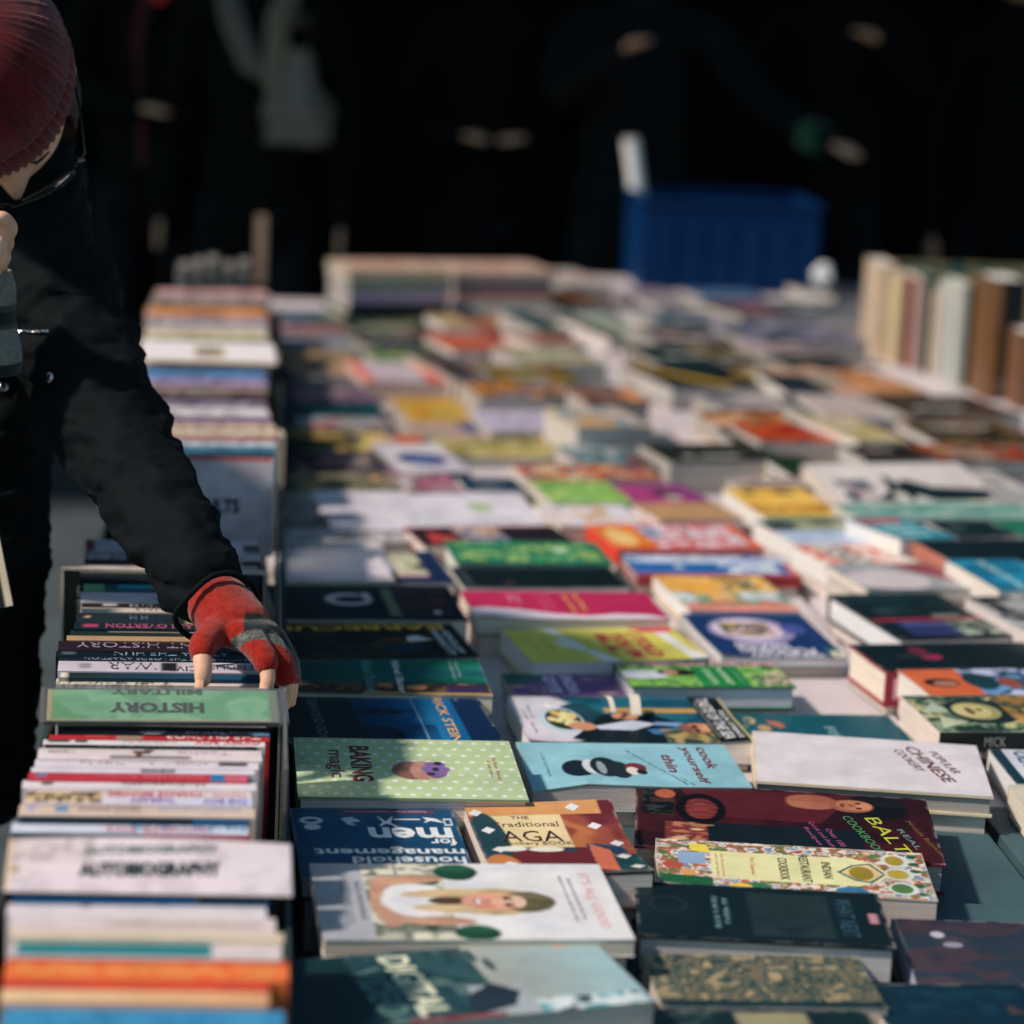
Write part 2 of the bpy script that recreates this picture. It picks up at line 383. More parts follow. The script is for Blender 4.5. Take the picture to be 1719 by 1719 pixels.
# ------------------------------------------------------------------ trestle tables
def table(x0, y0, x1, y1, m, label, nb=1):
    root = empty('trestle_table', (x0, y0, 0)); tag(root, label, 'table', 'trestle tables pushed together')
    w = (x1 - x0); 
    for i in range(nb):
        b = MB(); b.box(w * i / nb + .0015, .0015, T - .028, w * (i + 1) / nb - .0015, y1 - y0 - .0015, T, (.5, .5, .5)); bevel(b.build('tabletop', m, root), .0015)
    e = MB(); e.box(.02, .02, T - .06, w - .02, y1 - y0 - .02, T - .029); e.build('frame', M_STEEL, root)
    for lx in (.06, w - .06):
        for ly in (.08, y1 - y0 - .08):
            l = MB(); l.tube([(lx, ly, 0), (lx, ly, T - .06)], .016, 10); l.build('leg', M_STEEL, root, smooth=True)
G = .003
table(-.203, .95, .748, 2.675, M_SLATE, 'slate-topped trestle table nearest the camera')
table(.756, .95, 1.7, 2.675, M_SLATE, 'slate-topped trestle table in the lower right corner')
table(-.203, 2.682, .748, 4.9, M_BOARD, 'pale trestle table under the bearded man cover')
table(.756, 2.682, 1.75, 4.9, M_BOARD, 'pale trestle table on the right under the black hardbacks')
table(-.203, 4.907, .748, 6.5, M_BOARD, 'far pale trestle table carrying the blurred left piles')
table(.2, 6.507, .748, 7.2, M_BOARD, 'farthest small trestle table under the far left pile')
table(.756, 4.907, 2.3, 7.2, M_BOARD, 'far pale trestle table carrying the blue crate')
# the long shallow crates that hold the spines
M_CRATE = mat('dark_crate', '#0f2024', rough=.6, noise=.3, nscale=14, spec=.3)
M_CARDB = mat('pale_edge', '#5c605a', rough=.6, noise=.3, nscale=30)
M_RIM = mat('crate_rim', '#1c3034', rough=.6)
def crate(ya, yb, label, h=.085):
    xa, xb = -.2, .038; x0 = -.0
    root = empty('book_crate', (xa, ya, T)); tag(root, label, 'crate', 'shallow crates of upright books'); w = xb - xa; d = yb - ya; t = .006
    for nm, bx in (('floor_panel', (0, 0, .001, w, d, .009)), ('side_panel', (0, 0, .009, t, d, h)), ('side_panel', (w - t, 0, .009, w, d, h)), ('end_panel', (t, 0, .009, w - t, t, h)), ('end_panel', (t, d - t, .009, w - t, d, h))):
        b = MB(); b.box(*bx); bevel(b.build(nm, M_CRATE, root), .001)
    r = MB()
    for x in (0, w - t): r.box(x + .001, .002, h + .0002, x + t - .001, d - .002, h + .002)
    r.build('rim', M_RIM, root)
crate(1.60, 2.951, 'long dark crate holding the nearest upright books')
crate(2.972, 3.57, 'dark crate behind the tall black annual')
crate(3.58, 5.62, 'far dark crate holding the blurred spines')
# clear plastic guards along the right of the row
M_CLEAR = mat('clear_plastic', '#c8ccc4', rough=.15, trans=.9)
for n, (ya, yb, z0, z1, lab) in enumerate(((2.2, 2.46, .1, .172, 'upright clear plastic guard beside the green divider'), (2.5, 2.98, .1, .168, 'upright clear plastic guard beside the forearm'), (3.05, 3.62, .1, .2, 'upright clear plastic guard beside the tall white divider'))):
    root = empty('plastic_guard', (.030 - .003 * n, ya, T)); tag(root, lab, 'plastic guard')
    b = MB(); b.box(0, 0, .010, .0012, yb - ya, z1); b.build('sheet', M_CLEAR, root)
    b = MB(); b.box(-.0006, 0, z1 + .0002, .0022, yb - ya, z1 + .003); b.box(-.0006, -.003, .01, .0022, -.0002, z1 + .003); b.build('rim', M_CARDB, root)

# ------------------------------------------------------------------ blue crate and the white roll beyond it
M_BLUE = mat('blue_plastic', '#02244c', rough=.5, noise=.1, nscale=12, spec=.12)
A = at(1074, 487, 0); B = at(1352, 487, 0)
x0, x1, y0 = A.x, B.x, A.y; hgt = aty(1074, 342, y0).z - T
root = empty('blue_crate', (x0, y0, T)); tag(root, 'blue plastic crate standing at the far end of the tables', 'crate')
w = x1 - x0; d = .36; t = .008
for nm, bx in (('front_panel', (t, 0, .012, w, t, hgt)), ('back_panel', (t, d - t, .012, w - t, d, hgt)), ('side_panel', (0, 0, .012, t, d, hgt)), ('side_panel', (w - t, t, .012, w, d - t, hgt)), ('floor_panel', (0, 0, .002, w, d, .0115))):
    b = MB(); b.box(*bx)
    if nm == 'front_panel':
        for i in range(1, 6): b.box(w * i / 6 - .006, -.006, .02, w * i / 6 + .006, -.0002, hgt - .03)
    bevel(b.build(nm, M_BLUE, root), .002)
b = MB()
for bx in ((-.008, -.008, hgt + .0003, w + .008, .012, hgt + .014), (-.008, d - .012, hgt + .0003, w + .008, d + .008, hgt + .014), (-.008, .0122, hgt + .0003, .012, d - .0122, hgt + .014), (w - .012, .0122, hgt + .0003, w + .008, d - .0122, hgt + .014)): b.box(*bx)
bevel(b.build('rim', M_BLUE, root), .002)
M_WHITE = mat('white_paper', '#d8d4d4', rough=.7, noise=.08, nscale=20)
q = aty(1066, 338, y0 + .3); q2 = aty(1051, 234, y0 + .3)
root = empty('paper_roll', (q.x + .034, q.y, T + .0125)); tag(root, 'white paper roll sticking up out of the blue crate', 'paper roll')
b = MB(); n = 18; top = q2.z - T - .0125; lean = Vector((q2.x - q.x - .022, 0, 0))
b.tube([(0, 0, 0), (lean.x * .4, 0, top * .5), (lean.x, 0, top)], .021, n, '#d8d4d4', cap=False); b.tube([(lean.x, 0, top), (lean.x * .4, 0, top * .5), (0, 0, 0)], .012, n, '#a8a4a0', cap=False)
rim = MB(); b.build('sheet', M_WHITE, root, smooth=True)
rim.tube([(lean.x, 0, top), (lean.x, 0, top + .002)], .021, n, '#c8c4c0'); rim.build('end', M_WHITE, root)
# crumpled white paper ball near the upright books
A = at(1378, 520, 0); mb = MB(); bm = bmesh.new(); bmesh.ops.create_icosphere(bm, subdivisions=4, radius=.024)
for v in bm.verts:
    n_ = mnoise.noise(v.co * 60) * .008 + mnoise.noise(v.co * 130) * .004; v.co *= 1 + n_ / .03; v.co.z *= 1.25
mb.add([v.co.copy() for v in bm.verts], [tuple(v.index for v in f.verts) for f in bm.faces], '#d8d0cc'); bm.free()
o = mb.build('crumpled_paper', M_WHITE); o.location = (A.x, A.y, T + .085); tag(o, 'crumpled white paper lying left of the upright books', 'paper')
# wooden post beside the far end of the row
M_POST = mat('post_wood', '#8c7464', rough=.7, noise=.3, nscale=30)
A = at(432, 500, 0); mb = MB(); tp = aty(427, 362, A.y + .25)
mb.box(-.012, -.012, .001, .012, .012, tp.z - T); o = mb.build('wooden_post', M_POST); o.location = (A.x + .005, A.y + .25, T); bevel(o, .002); tag(o, 'thin tan wooden post rising behind the far end of the row', 'post')
# ------------------------------------------------------------------ books laid flat, nearest rows first
SKIN = '#c08a72'; SK2 = '#e0b49c'
def face(u, v, ru, rv, skin=SKIN, hair='#2a1c18', turn=0, dark='#4a2a24'):
    """a head lying sideways, chin to the left"""
    return [('e', u + ru * .35, v, ru * 1.25, rv * 1.25, hair), ('e', u, v, ru, rv, skin), ('e', u + ru * .12, v + rv * .4, ru * .16, rv * .18, dark), ('e', u + ru * .12, v - rv * .4, ru * .16, rv * .18, dark),
            ('e', u - ru * .45, v, ru * .1, rv * .4, '#9a4a40'), ('e', u - ru * .1, v, ru * .14, rv * .12, '#a86e58')]

book_px((470, 1738), (1100, 1683), 1590, .06, .026, '#0b2a30',
  'big blurred cookery-size book with pale sky and dark left half, nearest on the table', res=150,
  art=[('g', .28, 0, .62, 1, '#0b2a30', '#aab4b0', 'u'), ('g', .62, 0, 1, 1, '#989c94', '#8caab0', 'u'), ('n', .3, .0, .62, 1, ['#143038', '#2c4c50', '#1c3c44', '#4c6464'], 6, 3), ('r', .55, .0, .7, .42, '#9aa2a6'), ('p', [(.5, .02), (.64, .12), (.68, .3), (.62, .44), (.54, .3)], '#23303c'), ('n', .7, .0, .98, .17, ['#1c6a74', '#0e3a48', '#c8d6d2', '#2f8f96'], 7, 5), ('e', .63, .85, .012, .1, '#33484e'), ('e', .66, .7, .012, .1, '#33484e'), ('e', .6, .92, .012, .08, '#33484e'), ('e', .89, .9, .02, .035, '#d8906a'), ('r', .34, .0, .6, .05, '#7a3030')],
  texts=[('DIGITAL', .42, .5, .86, .085, -90, '#ccd0b4', .03), ('VIDEO', .32, .45, .66, .085, -90, '#5c8078', .01)], under=('#24343a', 'slate coloured book beneath the big blurred sky book'))

book_px((543, 1578), (1067, 1577), 1450, .045, .015, '#d6d6e0',
  'white cover with smiling long-haired blonde woman in a white top', res=190, soft=2,
  art=[('n', 0, 0, 1, 1, ['#c9cbd6', '#d8dae2'], 3, 2), ('r', 0, 0, .17, 1, '#9c9fa6'), ('n', .17, 0, .44, 1, ['#b8b4a0', '#8c8f80', '#c6c2b0', '#5a6558', '#a8a594'], 7, 8), ('r', .17, .1, .42, .13, '#70756a'), ('r', .17, .82, .42, .85, '#7d8276'), ('r', .28, 0, .29, 1, '#7c8074'),
       ('m', .49, .88, .075, .11, ['#10301f', '#1f4a38', '#2c6048'], 14), ('m', .5, .09, .075, .1, ['#10301f', '#1f4a38', '#2c6048'], 14), ('m', .36, .2, .025, .08, ['#1c3428', '#38584a'], 9), ('m', .38, .76, .045, .06, ['#2c3830', '#4c5a50'], 9),
       ('m', .235, .5, .06, .33, ['#a07864', '#b88e78', '#946c5a'], 5), ('m', .33, .78, .11, .055, ['#a87e68', '#c09880'], 4, 8), ('m', .38, .24, .13, .055, ['#a87e68', '#c09880'], 4, -6),
       ('m', .33, .51, .12, .22, ['#a8acb8', '#ccd0da', '#dde0e8', '#b4b8c4'], 7), ('m', .3, .5, .05, .12, ['#c4c8d4', '#e0e3ea'], 5),
       ('m', .58, .49, .19, .17, ['#7c6844', '#a89068', '#c4ac80', '#8c7450'], 13), ('m', .44, .6, .16, .05, ['#8c7450', '#c8b088', '#a08860'], 12, 6), ('m', .45, .4, .15, .05, ['#8c7450', '#c8b088', '#a08860'], 12, -4), ('m', .7, .49, .09, .14, ['#4c4834', '#6c6448', '#5a5440'], 9), ('e', .44, .5, .07, .05, '#4c3a30'),
       ('e', .58, .49, .102, .112, '#c08c74'), ('e', .59, .5, .095, .1, '#d09c84'), ('e', .66, .49, .035, .08, '#dcb098'), ('e', .555, .55, .035, .03, '#d49080'), ('e', .555, .43, .035, .03, '#c48070'), ('e', .6, .49, .035, .018, '#dcae98'), ('e', .565, .49, .014, .026, '#b87c68'),
       ('e', .632, .535, .012, .028, '#6c4838'), ('e', .632, .445, .012, .028, '#6c4838'), ('e', .63, .535, .007, .014, '#2c2020'), ('e', .63, .445, .007, .014, '#2c2020'), ('e', .648, .535, .006, .03, '#94745c'), ('e', .648, .445, .006, .03, '#94745c'), ('e', .533, .49, .015, .048, '#a05c58'), ('e', .535, .49, .008, .04, '#f0e8e4'), ('e', .5, .49, .016, .05, '#c89480')],
  texts=[("IT'S ALL GOOD", .925, .5, .72, .034, -83, '#d28a8c'), ('DELICIOUS EASY RECIPES THAT WILL', .868, .52, .55, .012, -83, '#63697c'), ('MAKE YOU LOOK AND FEEL GREAT', .84, .52, .62, .012, -83, '#70768a'), ('MAKE YOU FEEL', .1, .5, .66, .03, -83, '#7c8088'), ('NOURISHING', .145, .5, .5, .018, -83, '#50565e')], under=('#8f9398', 'grey book beneath the cover with the blonde woman'))

book_px((507, 1478), (803, 1478), 1357, .03, .016, '#123c5e',
  'dark blue paperback with upside-down slab lettering and line drawings', res=120,
  art=[('n', 0, 0, 1, 1, ['#123c5e', '#154566'], 4, 3), ('r', .3, .93, .88, .975, '#6a3446'), ('e', .12, .83, .07, .05, '#cfd6d8'), ('e', .12, .74, .05, .04, '#cfd6d8'), ('e', .12, .83, .04, .02, '#123c5e'), ('p', [(.3, .86), (.37, .88), (.42, .82), (.36, .8), (.39, .76), (.34, .77)], '#9fb4bc'), ('p', [(.52, .9), (.57, .82), (.62, .9), (.6, .8), (.64, .73), (.57, .79), (.52, .74), (.55, .81)], '#d8dfe0'), ('r', .62, .84, .78, .855, '#c9d2d4'), ('p', [(.8, .88), (.88, .86), (.92, .8), (.84, .83), (.8, .8), (.82, .84)], '#cfd8da'), ('r', .92, .76, .97, .86, '#bfcacd'), ('r', .93, .78, .96, .84, '#123c5e')],
  texts=[('men', .7, .66, .5, .15, 180, '#ccd2d2', .03), ('for', .88, .53, .155, .095, 180, '#ccd2d2', .025), ('management', .545, .41, .88, .11, 180, '#c4cccd', .02), ('household', .645, .275, .66, .1, 180, '#c4cccd', .02), ('Exclusive Edition: Postgraduate Academy', .58, .952, .5, .025, 180, '#c8b8c0')], under=('#2f444c', 'slate book beneath the dark blue paperback'))

def aga_curl(u, v): return .012 * max(0, u - .7) ** 2 / .09 + .006 * (v - .5) ** 2 * 4 * max(0, 1 - u)
book_px((832, 1480), (1097, 1478), 1358, .05, .026, '#7a3a30',
  'curling paperback in tan and maroon with a cream title panel and scattered dominoes', res=120, curl=lambda u, v: .010 * (2 * v - 1) ** 2 * (.4 + .6 * u), soft=2,
  art=[('n', 0, 0, 1, 1, ['#7c3830', '#a8663e', '#8c4638', '#5a2028'], 3, 14), ('r', 0, .0, .75, .45, '#5e2228'), ('r', .0, .86, .9, 1, '#c08a58'), ('r', .08, .45, .62, .86, '#d6bc90'), ('e', .09, .55, .12, .35, '#1d3c44'), ('e', .1, .15, .12, .2, '#b07040'), ('n', .74, 0, 1, .34, ['#1c5048', '#123a40', '#2f6a4a'], 4, 5), ('n', .7, .3, .95, .5, ['#32425c', '#8f5a5c', '#203a50'], 4, 6), ('p', [(.68, .08), (.8, .02), (.84, .4), (.72, .5)], '#b8644c'),
       ('e', .2, .43, .1, .035, '#cfd0c4'), ('e', .43, .42, .12, .035, '#d4d0c0'), ('e', .58, .41, .05, .03, '#223a48')] +
      [('p', [(x - .05, y), (x, y + .045), (x + .05, y + .01), (x, y - .04)], '#e6dcd0') for x, y in ((.72, .93), (.82, .72), (.91, .5), (.9, .3), (.93, .1), (.06, .9), (.1, .68), (.12, .42), (.14, .2))],
  texts=[('AGA', .37, .6, .4, .14, 0, '#2a2420', .0), ('Traditional', .36, .75, .44, .06, 0, '#3c322a'), ('THE', .34, .83, .12, .035, 0, '#3c322a'), ('Cookery BOOK', .38, .5, .48, .06, 0, '#3c322a')], under=('#55626a', 'grey book beneath the curling maroon paperback'))

cup = [('m', .51, .46, .085, .145, ['#6c4840', '#8a6258', '#7c544c'], 9), ('m', .57, .455, .06, .15, ['#94685c', '#b08478', '#a07468'], 12), ('m', .605, .455, .03, .14, ['#b88c78', '#d0a890'], 9), ('e', .625, .46, .05, .13, '#6e5680')]
cup += [('e', .625 + .035 * math.cos(t), .48 + .09 * math.sin(t), .03, .045, '#7a6294', 0) for t in [i * math.pi / 3 for i in range(6)]] + [('e', .625, .48, .016, .03, '#33304a'), ('e', .64, .58, .02, .03, '#2e2c44'), ('e', .6, .4, .02, .03, '#3a3654')]
book_px((500, 1337), (888, 1343), 1241, .06, .03, '#a9bd92',
  'pale green book with white dots and a cupcake topped with a purple flower', res=200, hard=True,
  art=[('d', 15, 9, .013, .022, '#dfe8cc')] + cup,
  texts=[('BAKING', .295, .56, .6, .095, -90, '#6c2f34', .03), ('magic', .175, .55, .47, .085, -88, '#774048', .01), ('by Kate Shirazi', .9, .5, .38, .022, -84, '#9c5248'), ('& cup cakes', .87, .5, .28, .02, -84, '#9c5248')], spine_col='#7d9470', under=('#33454a', 'dark slate book beneath the dotted cupcake book'))

book_px((895, 1318), (1263, 1322), 1248, .058, .027, '#7eaeba',
  'light blue paperback with lifting corner and maroon handwritten title', res=170, curl=lambda u, v: -.010 * max(0, .25 - u) / .25 * (1 - v) + .006 * max(0, .6 - u) * (1 - v),
  art=[('n', 0, 0, 1, 1, ['#7aaab6', '#84b4c0'], 3, 1), ('e', .24, .38, .075, .19, '#10202a'), ('e', .3, .42, .035, .17, '#c4ccd2'), ('e', .37, .42, .07, .23, '#17262e'), ('e', .43, .36, .055, .2, '#1c2a30'), ('e', .35, .4, .02, .15, '#8a969c'), ('e', .51, .42, .05, .11, '#6a2c34'), ('e', .49, .34, .03, .09, '#d8c4b8'), ('e', .53, .32, .025, .06, '#1c2228')],
  texts=[('cook', .875, .66, .52, .055, -80.5, '#6a2436', .02, .3), ('yourself', .79, .5, .84, .06, -80.5, '#6a2436', .02, .3), ('thin', .685, .53, .42, .055, -80.5, '#6a2436', .02, .3), ('The delicious way to drop a dress size', .605, .45, .82, .018, -68, '#1f5a60'), ('LOSE POUNDS', .1, .5, .5, .014, -80, '#4a7482'), ('over 100', .72, .12, .2, .013, -72, '#41606c'), ('tasty low', .69, .12, .2, .013, -72, '#41606c')], under=('#68757a', 'grey book beneath the light blue paperback'))

book_px((1267, 1311), (1668, 1338), 1236, .047, .022, '#c2bcc0',
  'plain off-white hardback with small dark title and worn spine', res=140, hard=True, matte=True, spine='L', spine_col='#cfc0a4', pages=(.42, .40, .36),
  art=[('n', 0, 0, 1, 1, ['#bfb9be', '#c4bec2'], 3, 4), ('r', 0, 0, .012, 1, '#c8b89c'), ('r', 0, 0, 1, .015, '#b0a898')],
  texts=[('POPULAR', .835, .6, .42, .042, -74, '#5a3034', .01), ('CHINESE', .765, .55, .68, .06, -74, '#5a3034', .02), ('COOKERY', .68, .6, .42, .042, -74, '#5a3034', .01)], under=('#7f8a86', 'grey-green book beneath the off-white hardback'))

book_px((1065, 1419), (1588, 1452), 1324, .038, .03, '#2a0f16',
  'wide dark maroon book with a dark-haired woman and green lettering', res=190, hard=True, spine_col='#5a1c2c', pages=(.45, .43, .4), soft=2,
  art=[('n', 0, 0, 1, 1, ['#2c1018', '#3a1218', '#240c14'], 3, 6), ('g', .1, 0, .75, .42, '#0b1820', '#101a22', 'u'), ('p', [(.15, .95), (.75, .98), (.62, .5), (.22, .52)], '#4a1820'), ('m', .6, .84, .09, .12, ['#8c5040', '#a46850'], 4), ('m', .81, .8, .12, .19, ['#07080c', '#14161c', '#0a0c12'], 9), ('e', .735, .81, .075, .1, '#8c5440'), ('e', .745, .825, .062, .08, '#a86c52'), ('e', .78, .82, .025, .06, '#b87c60'), ('e', .735, .82, .012, .02, '#8c4c3c'), ('e', .76, .86, .01, .015, '#2a1414'), ('e', .76, .78, .01, .015, '#2a1414'), ('e', .705, .815, .008, .035, '#7a2c2c'), ('e', .22, .62, .085, .24, '#08080e'), ('m', .22, .62, .055, .16, ['#3c1418', '#7c3430', '#532028', '#8c4c3c'], 16), ('n', .02, .5, .13, .95, ['#0e1218', '#28302c', '#0c1016', '#3c2c28'], 12, 3), ('e', .1, .83, .035, .07, '#a4583c'), ('n', .1, .05, .24, .4, ['#100c10', '#a4684c', '#6a2c2c', '#c8a07c'], 10, 7), ('r', .16, .36, .26, .38, '#8a6c52')],
  texts=[('BALTI', .842, .36, .58, .05, -76, '#a8b03c', .0), ('COOKBOOK', .755, .37, .56, .032, -76, '#3f8c58', .0), ('REAL', .905, .34, .3, .02, -76, '#5c8c84'), ('Mridula Baljekar', .955, .38, .5, .022, -76, '#6e5a30'), ('Over 100', .66, .3, .26, .02, -76, '#a04c86'), ('Quick and Authentic', .625, .28, .5, .02, -76, '#a04c86'), ('Recipes', .585, .3, .26, .02, -76, '#a04c86')])

food = [('n', 0, 0, 1, 1, ['#d0c4b4', '#b8a070', '#3c6a44', '#a85c48', '#d8ccc0', '#6a7c94', '#c8b8a4'], 15, 9), ('r', .0, .0, .2, .22, '#1f5a3c'), ('r', .2, .22, .73, .8, '#d9ce9c'), ('p', [(.73, .22), (.8, .32), (.86, .5), (.8, .72), (.73, .8)], '#d9ce9c')]
food += [('p', [(.66, .5), (.72, .66), (.79, .72), (.84, .5), (.78, .3), (.72, .34)], '#1f5a5c'), ('p', [(.675, .5), (.725, .64), (.785, .69), (.83, .5), (.775, .33), (.725, .37)], '#e0b888'), ('e', .75, .5, .045, .14, '#8c7a2c')]
food += [('e', .89, y, .055, .13, '#c0ccc4') for y in (.8, .52, .22)] + [('e', .885, .8, .035, .1, '#9a8434'), ('e', .885, .52, .04, .1, '#b09840'), ('e', .885, .22, .04, .1, '#4a7040'), ('p', [(.12, .94), (.19, .92), (.2, .76), (.13, .78)], '#d8c04c'), ('e', .11, .3, .03, .08, '#c89458'), ('e', .06, .45, .04, .09, '#a04a3c'), ('r', .08, .5, .18, .75, '#7f9ab8'), ('e', .7, .1, .06, .1, '#2f6a90'), ('e', .36, .1, .05, .08, '#2c6a44'), ('e', .3, .08, .04, .06, '#d4b044')]
food += [('e', .955, y, .02, .035, '#1f5844') for y in (.9, .75, .6, .3, .12)]
book_px((1105, 1486), (1575, 1513), 1418, .055, .027, '#d0c4b4',
  'paperback with cream title panel framed by painted dishes and vegetables', res=220, art=food,
  texts=[('INDIAN', .625, .52, .34, .034, -82, '#2c2c20', .01), ('RESTAURANT', .545, .52, .56, .036, -82, '#2c2c20', .01), ('COOKBOOK', .465, .5, .46, .036, -82, '#2c2c20', .01), ('Pat Chapman', .35, .52, .36, .022, -82, '#c07c5c'), ('Over 150 recipes from the', .24, .5, .5, .014, -82, '#b88a6c'), ('curry club kitchens', .22, .5, .5, .014, -82, '#b88a6c')], under=('#6e3438', 'maroon book beneath the paperback with painted dishes'))

book_px((1072, 1570), (1505, 1592), 1488, .06, .034, '#0a1c22',
  'thick black hardback with pale page edges and faint blue-grey title', res=120, hard=True, pages=(.62, .6, .6),
  art=[('r', .45, .1, .78, .9, '#16262c'), ('n', .46, .12, .77, .88, ['#14242a', '#1c2c30'], 5, 3), ('l', .3, .2, .38, .8, 2, '#5c7884', 'v'), ('r', .93, .42, .965, .6, '#b08490'), ('e', .13, .6, .08, .16, '#13262c'), ('e', .13, .6, .06, .12, '#0a1c22')],
  texts=[('WHAT NEXT', .84, .5, .7, .07, -88, '#2c4a58', .01)])
book_px((1545, 1642), (1790, 1650), 1545, .06, .03, '#2c2a3a',
  'glossy plum book with drooping cover and pale lilac pages', res=90, curl=lambda u, v: -.012 * (1 - v) ** 2 * (1 - .5 * u), pages=(.42, .44, .56),
  art=[('n', 0, 0, 1, 1, ['#2c2a3a', '#3a3038', '#24303c', '#41363e'], 3, 8), ('e', .28, .75, .05, .05, '#a8a4b0'), ('e', .36, .6, .07, .04, '#84808e')], under=('#1f4450', 'teal-grey book beneath the plum book with drooping cover'))
book_px((1112, 1690), (1492, 1694), 1603, .035, .025, '#6c6a54',
  'blurred sepia book with dark leaf pattern in front of the black hardback', res=110,
  art=[('n', 0, 0, 1, 1, ['#7c7258', '#8f8062', '#2a4442', '#6c6450', '#233c3c', '#9c8a68'], 9, 13), ('r', 0, 0, 1, .14, '#132c32')])
book_px((1112, 1775), (1500, 1775), 1696, .03, .022, '#0c2228',
  'near-black book with a beige patch, cut by the lower edge of the photo', res=60, art=[('r', .4, .6, .72, .95, '#8a8468'), ('n', 0, .5, .3, 1, ['#10262c', '#2c3e3c', '#10262c'], 6, 2)])
book_px((1510, 1755), (1800, 1755), 1652, .03, .022, '#0b2634',
  'dark navy book with a brown smudge in the lower right corner', res=60, art=[('n', .2, .5, .9, .9, ['#0b2634', '#0f3040', '#0b2634', '#4a3a38'], 4, 5)])

# --- second band
man = [('n', .25, .3, 1, 1, ['#175264', '#0f4458', '#1c5c6c'], 6, 2), ('r', .42, .66, .86, .76, '#b08c50'), ('m', .12, .5, .2, .56, ['#bcb8c0', '#ccc8d0'], 4), ('m', .3, .56, .1, .3, ['#0f2c34', '#1c4450'], 6), ('p', [(.2, .08), (.4, .62), (.62, .64), (.72, .45), (.62, .1), (.4, .0)], '#0a1a22'), ('e', .2, .48, .1, .28, '#aec4cc'), ('e', .21, .5, .08, .22, '#2a2c24'), ('p', [(.33, .36), (.52, .5), (.62, .42), (.5, .28), (.35, .3)], '#b8c0d4'), ('p', [(.56, .3), (.72, .34), (.72, .22), (.58, .2)], '#3c6a94'), ('p', [(.62, .46), (.75, .44), (.72, .36), (.6, .4)], '#6f94b8')]
rng = random.Random(5)
man += [('e', .21 + rng.uniform(-.055, .055), .52 + rng.uniform(-.14, .14), .02, .05, rng.choice(['#e0c890', '#d0b078', '#c8a468'])) for _ in range(16)]
man += [('e', .17, .8, .02, .05, '#d8d8cc'), ('e', .28, .36, .06, .09, '#c08868'), ('e', .5, .58, .06, .07, '#c48c70'), ('n', .62, 0, .9, .3, ['#8c8048', '#3c4c40', '#a08c58', '#2c3c38'], 6, 4)] + [('e', .795, .32, .09, .13, '#3e3228'), ('e', .8, .32, .08, .112, '#a87054'), ('e', .805, .335, .07, .09, '#c48868'), ('e', .84, .33, .03, .07, '#d09c7c'), ('m', .74, .32, .035, .09, ['#5c4438', '#8c7060'], 9), ('e', .785, .36, .014, .04, '#33221c'), ('e', .785, .27, .014, .04, '#33221c'), ('e', .755, .32, .018, .03, '#8c5440'), ('e', .73, .32, .012, .05, '#7c5648')]
man += [('r', .845, 0, .985, 1, '#08161c'), ('r', .985, 0, 1, 1, '#a8a078')]
book_px((888, 1247), (1268, 1249), 1170, .032, .024, '#0c1a22',
  'paperback showing a bearded man in a dark jacket above a bowl of shellfish', res=220, pages=(.8, .78, .76), art=man, soft=2,
  texts=[('TASTE OF THE SEA', .905, .52, .9, .055, -87, '#dcdcd8', .02), ("RICK STEIN'S", .958, .4, .62, .024, -87, '#dcdcd8', .02), ('THE AWARD WINNING BOOK', .862, .5, .8, .012, -87, '#a8acac'), ('Best of', .08, .66, .26, .018, -84, '#5c6c78'), ('the bbc', .06, .3, .26, .018, -84, '#5c6c78'), ('tv series', .05, .6, .2, .016, -84, '#6c7c88')])
rs = [('g', .22, 0, .72, 1, '#0b1d26', '#0f4f7c', 'u'), ('g', .55, .45, .78, 1, '#0f4a74', '#1f7aa8', 'u'), ('g', .72, 0, .86, 1, '#1c6c9c', '#0e5486', 'u'), ('r', .855, 0, 1, 1, '#0c2446'), ('e', .4, .28, .16, .16, '#0b2634'), ('e', .42, .68, .14, .06, '#0b2838'), ('e', .5, .7, .1, .05, '#0b2030'), ('e', .56, .69, .04, .04, '#0e2434'), ('e', .62, .7, .04, .02, '#2c3438'), ('r', .655, 0, .664, 1, '#7fa4bc'), ('n', .48, .64, .58, .74, ['#0c2232', '#3c5868', '#0c2232'], 30, 2), ('n', .1, 0, .36, 1, ['#0c1c24', '#13242a'], 4, 2)]  # dark left part paints the shade beside the row into the cover
book_px((490, 1263), (853, 1262), 1168, .038, .024, '#0b1d26',
  'dark to bright blue cover with a silhouetted man and orange capitals', res=170, art=rs, soft=2,
  texts=[("RICK STEIN'S", .79, .5, .92, .05, -86, '#e0a45c', .01), ('SEAFOOD ODYSSEY', .17, .46, .9, .045, -88, '#6c7c7c', -.005), ('WITH OVER 150 RECIPES', .06, .5, .6, .012, -88, '#3c4c50'), ('BBC', .885, .95, .1, .014, -88, '#a8b8c0')])
book_px((482, 1164), (828, 1169), 1104, .038, .022, '#124c48',
  'green cover with white sans-serif author and title over brown food photo', res=150,
  art=[('g', 0, .35, 1, 1, '#0c3436', '#1a6c5c', 'u'), ('r', .5, .52, 1, .66, '#17545c'), ('n', .05, 0, 1, .3, ['#24241c', '#5a4630', '#2c2820', '#a07048'], 7, 3), ('r', .5, .02, 1, .07, '#a88858'), ('r', .78, .08, .97, .27, '#34284c'), ('e', .64, .2, .05, .06, '#b07a54'), ('p', [(.0, .27), (.15, .22), (.0, .16)], '#d08c58')],  # the green gradient darkens leftwards to paint in the shade there
  texts=[('Nigel Slater', .56, .47, .86, .05, -88, '#c8ccc8', .03), ('Real Food', .42, .47, .82, .055, -88, '#5c9c94', .0), ('Winner of the', .875, .7, .42, .015, -86, '#a8c4b8'), ('Glenfiddich Award', .845, .66, .5, .015, -86, '#a8c4b8'), ('The companion to', .1, .7, .42, .015, -86, '#4c7c74')])
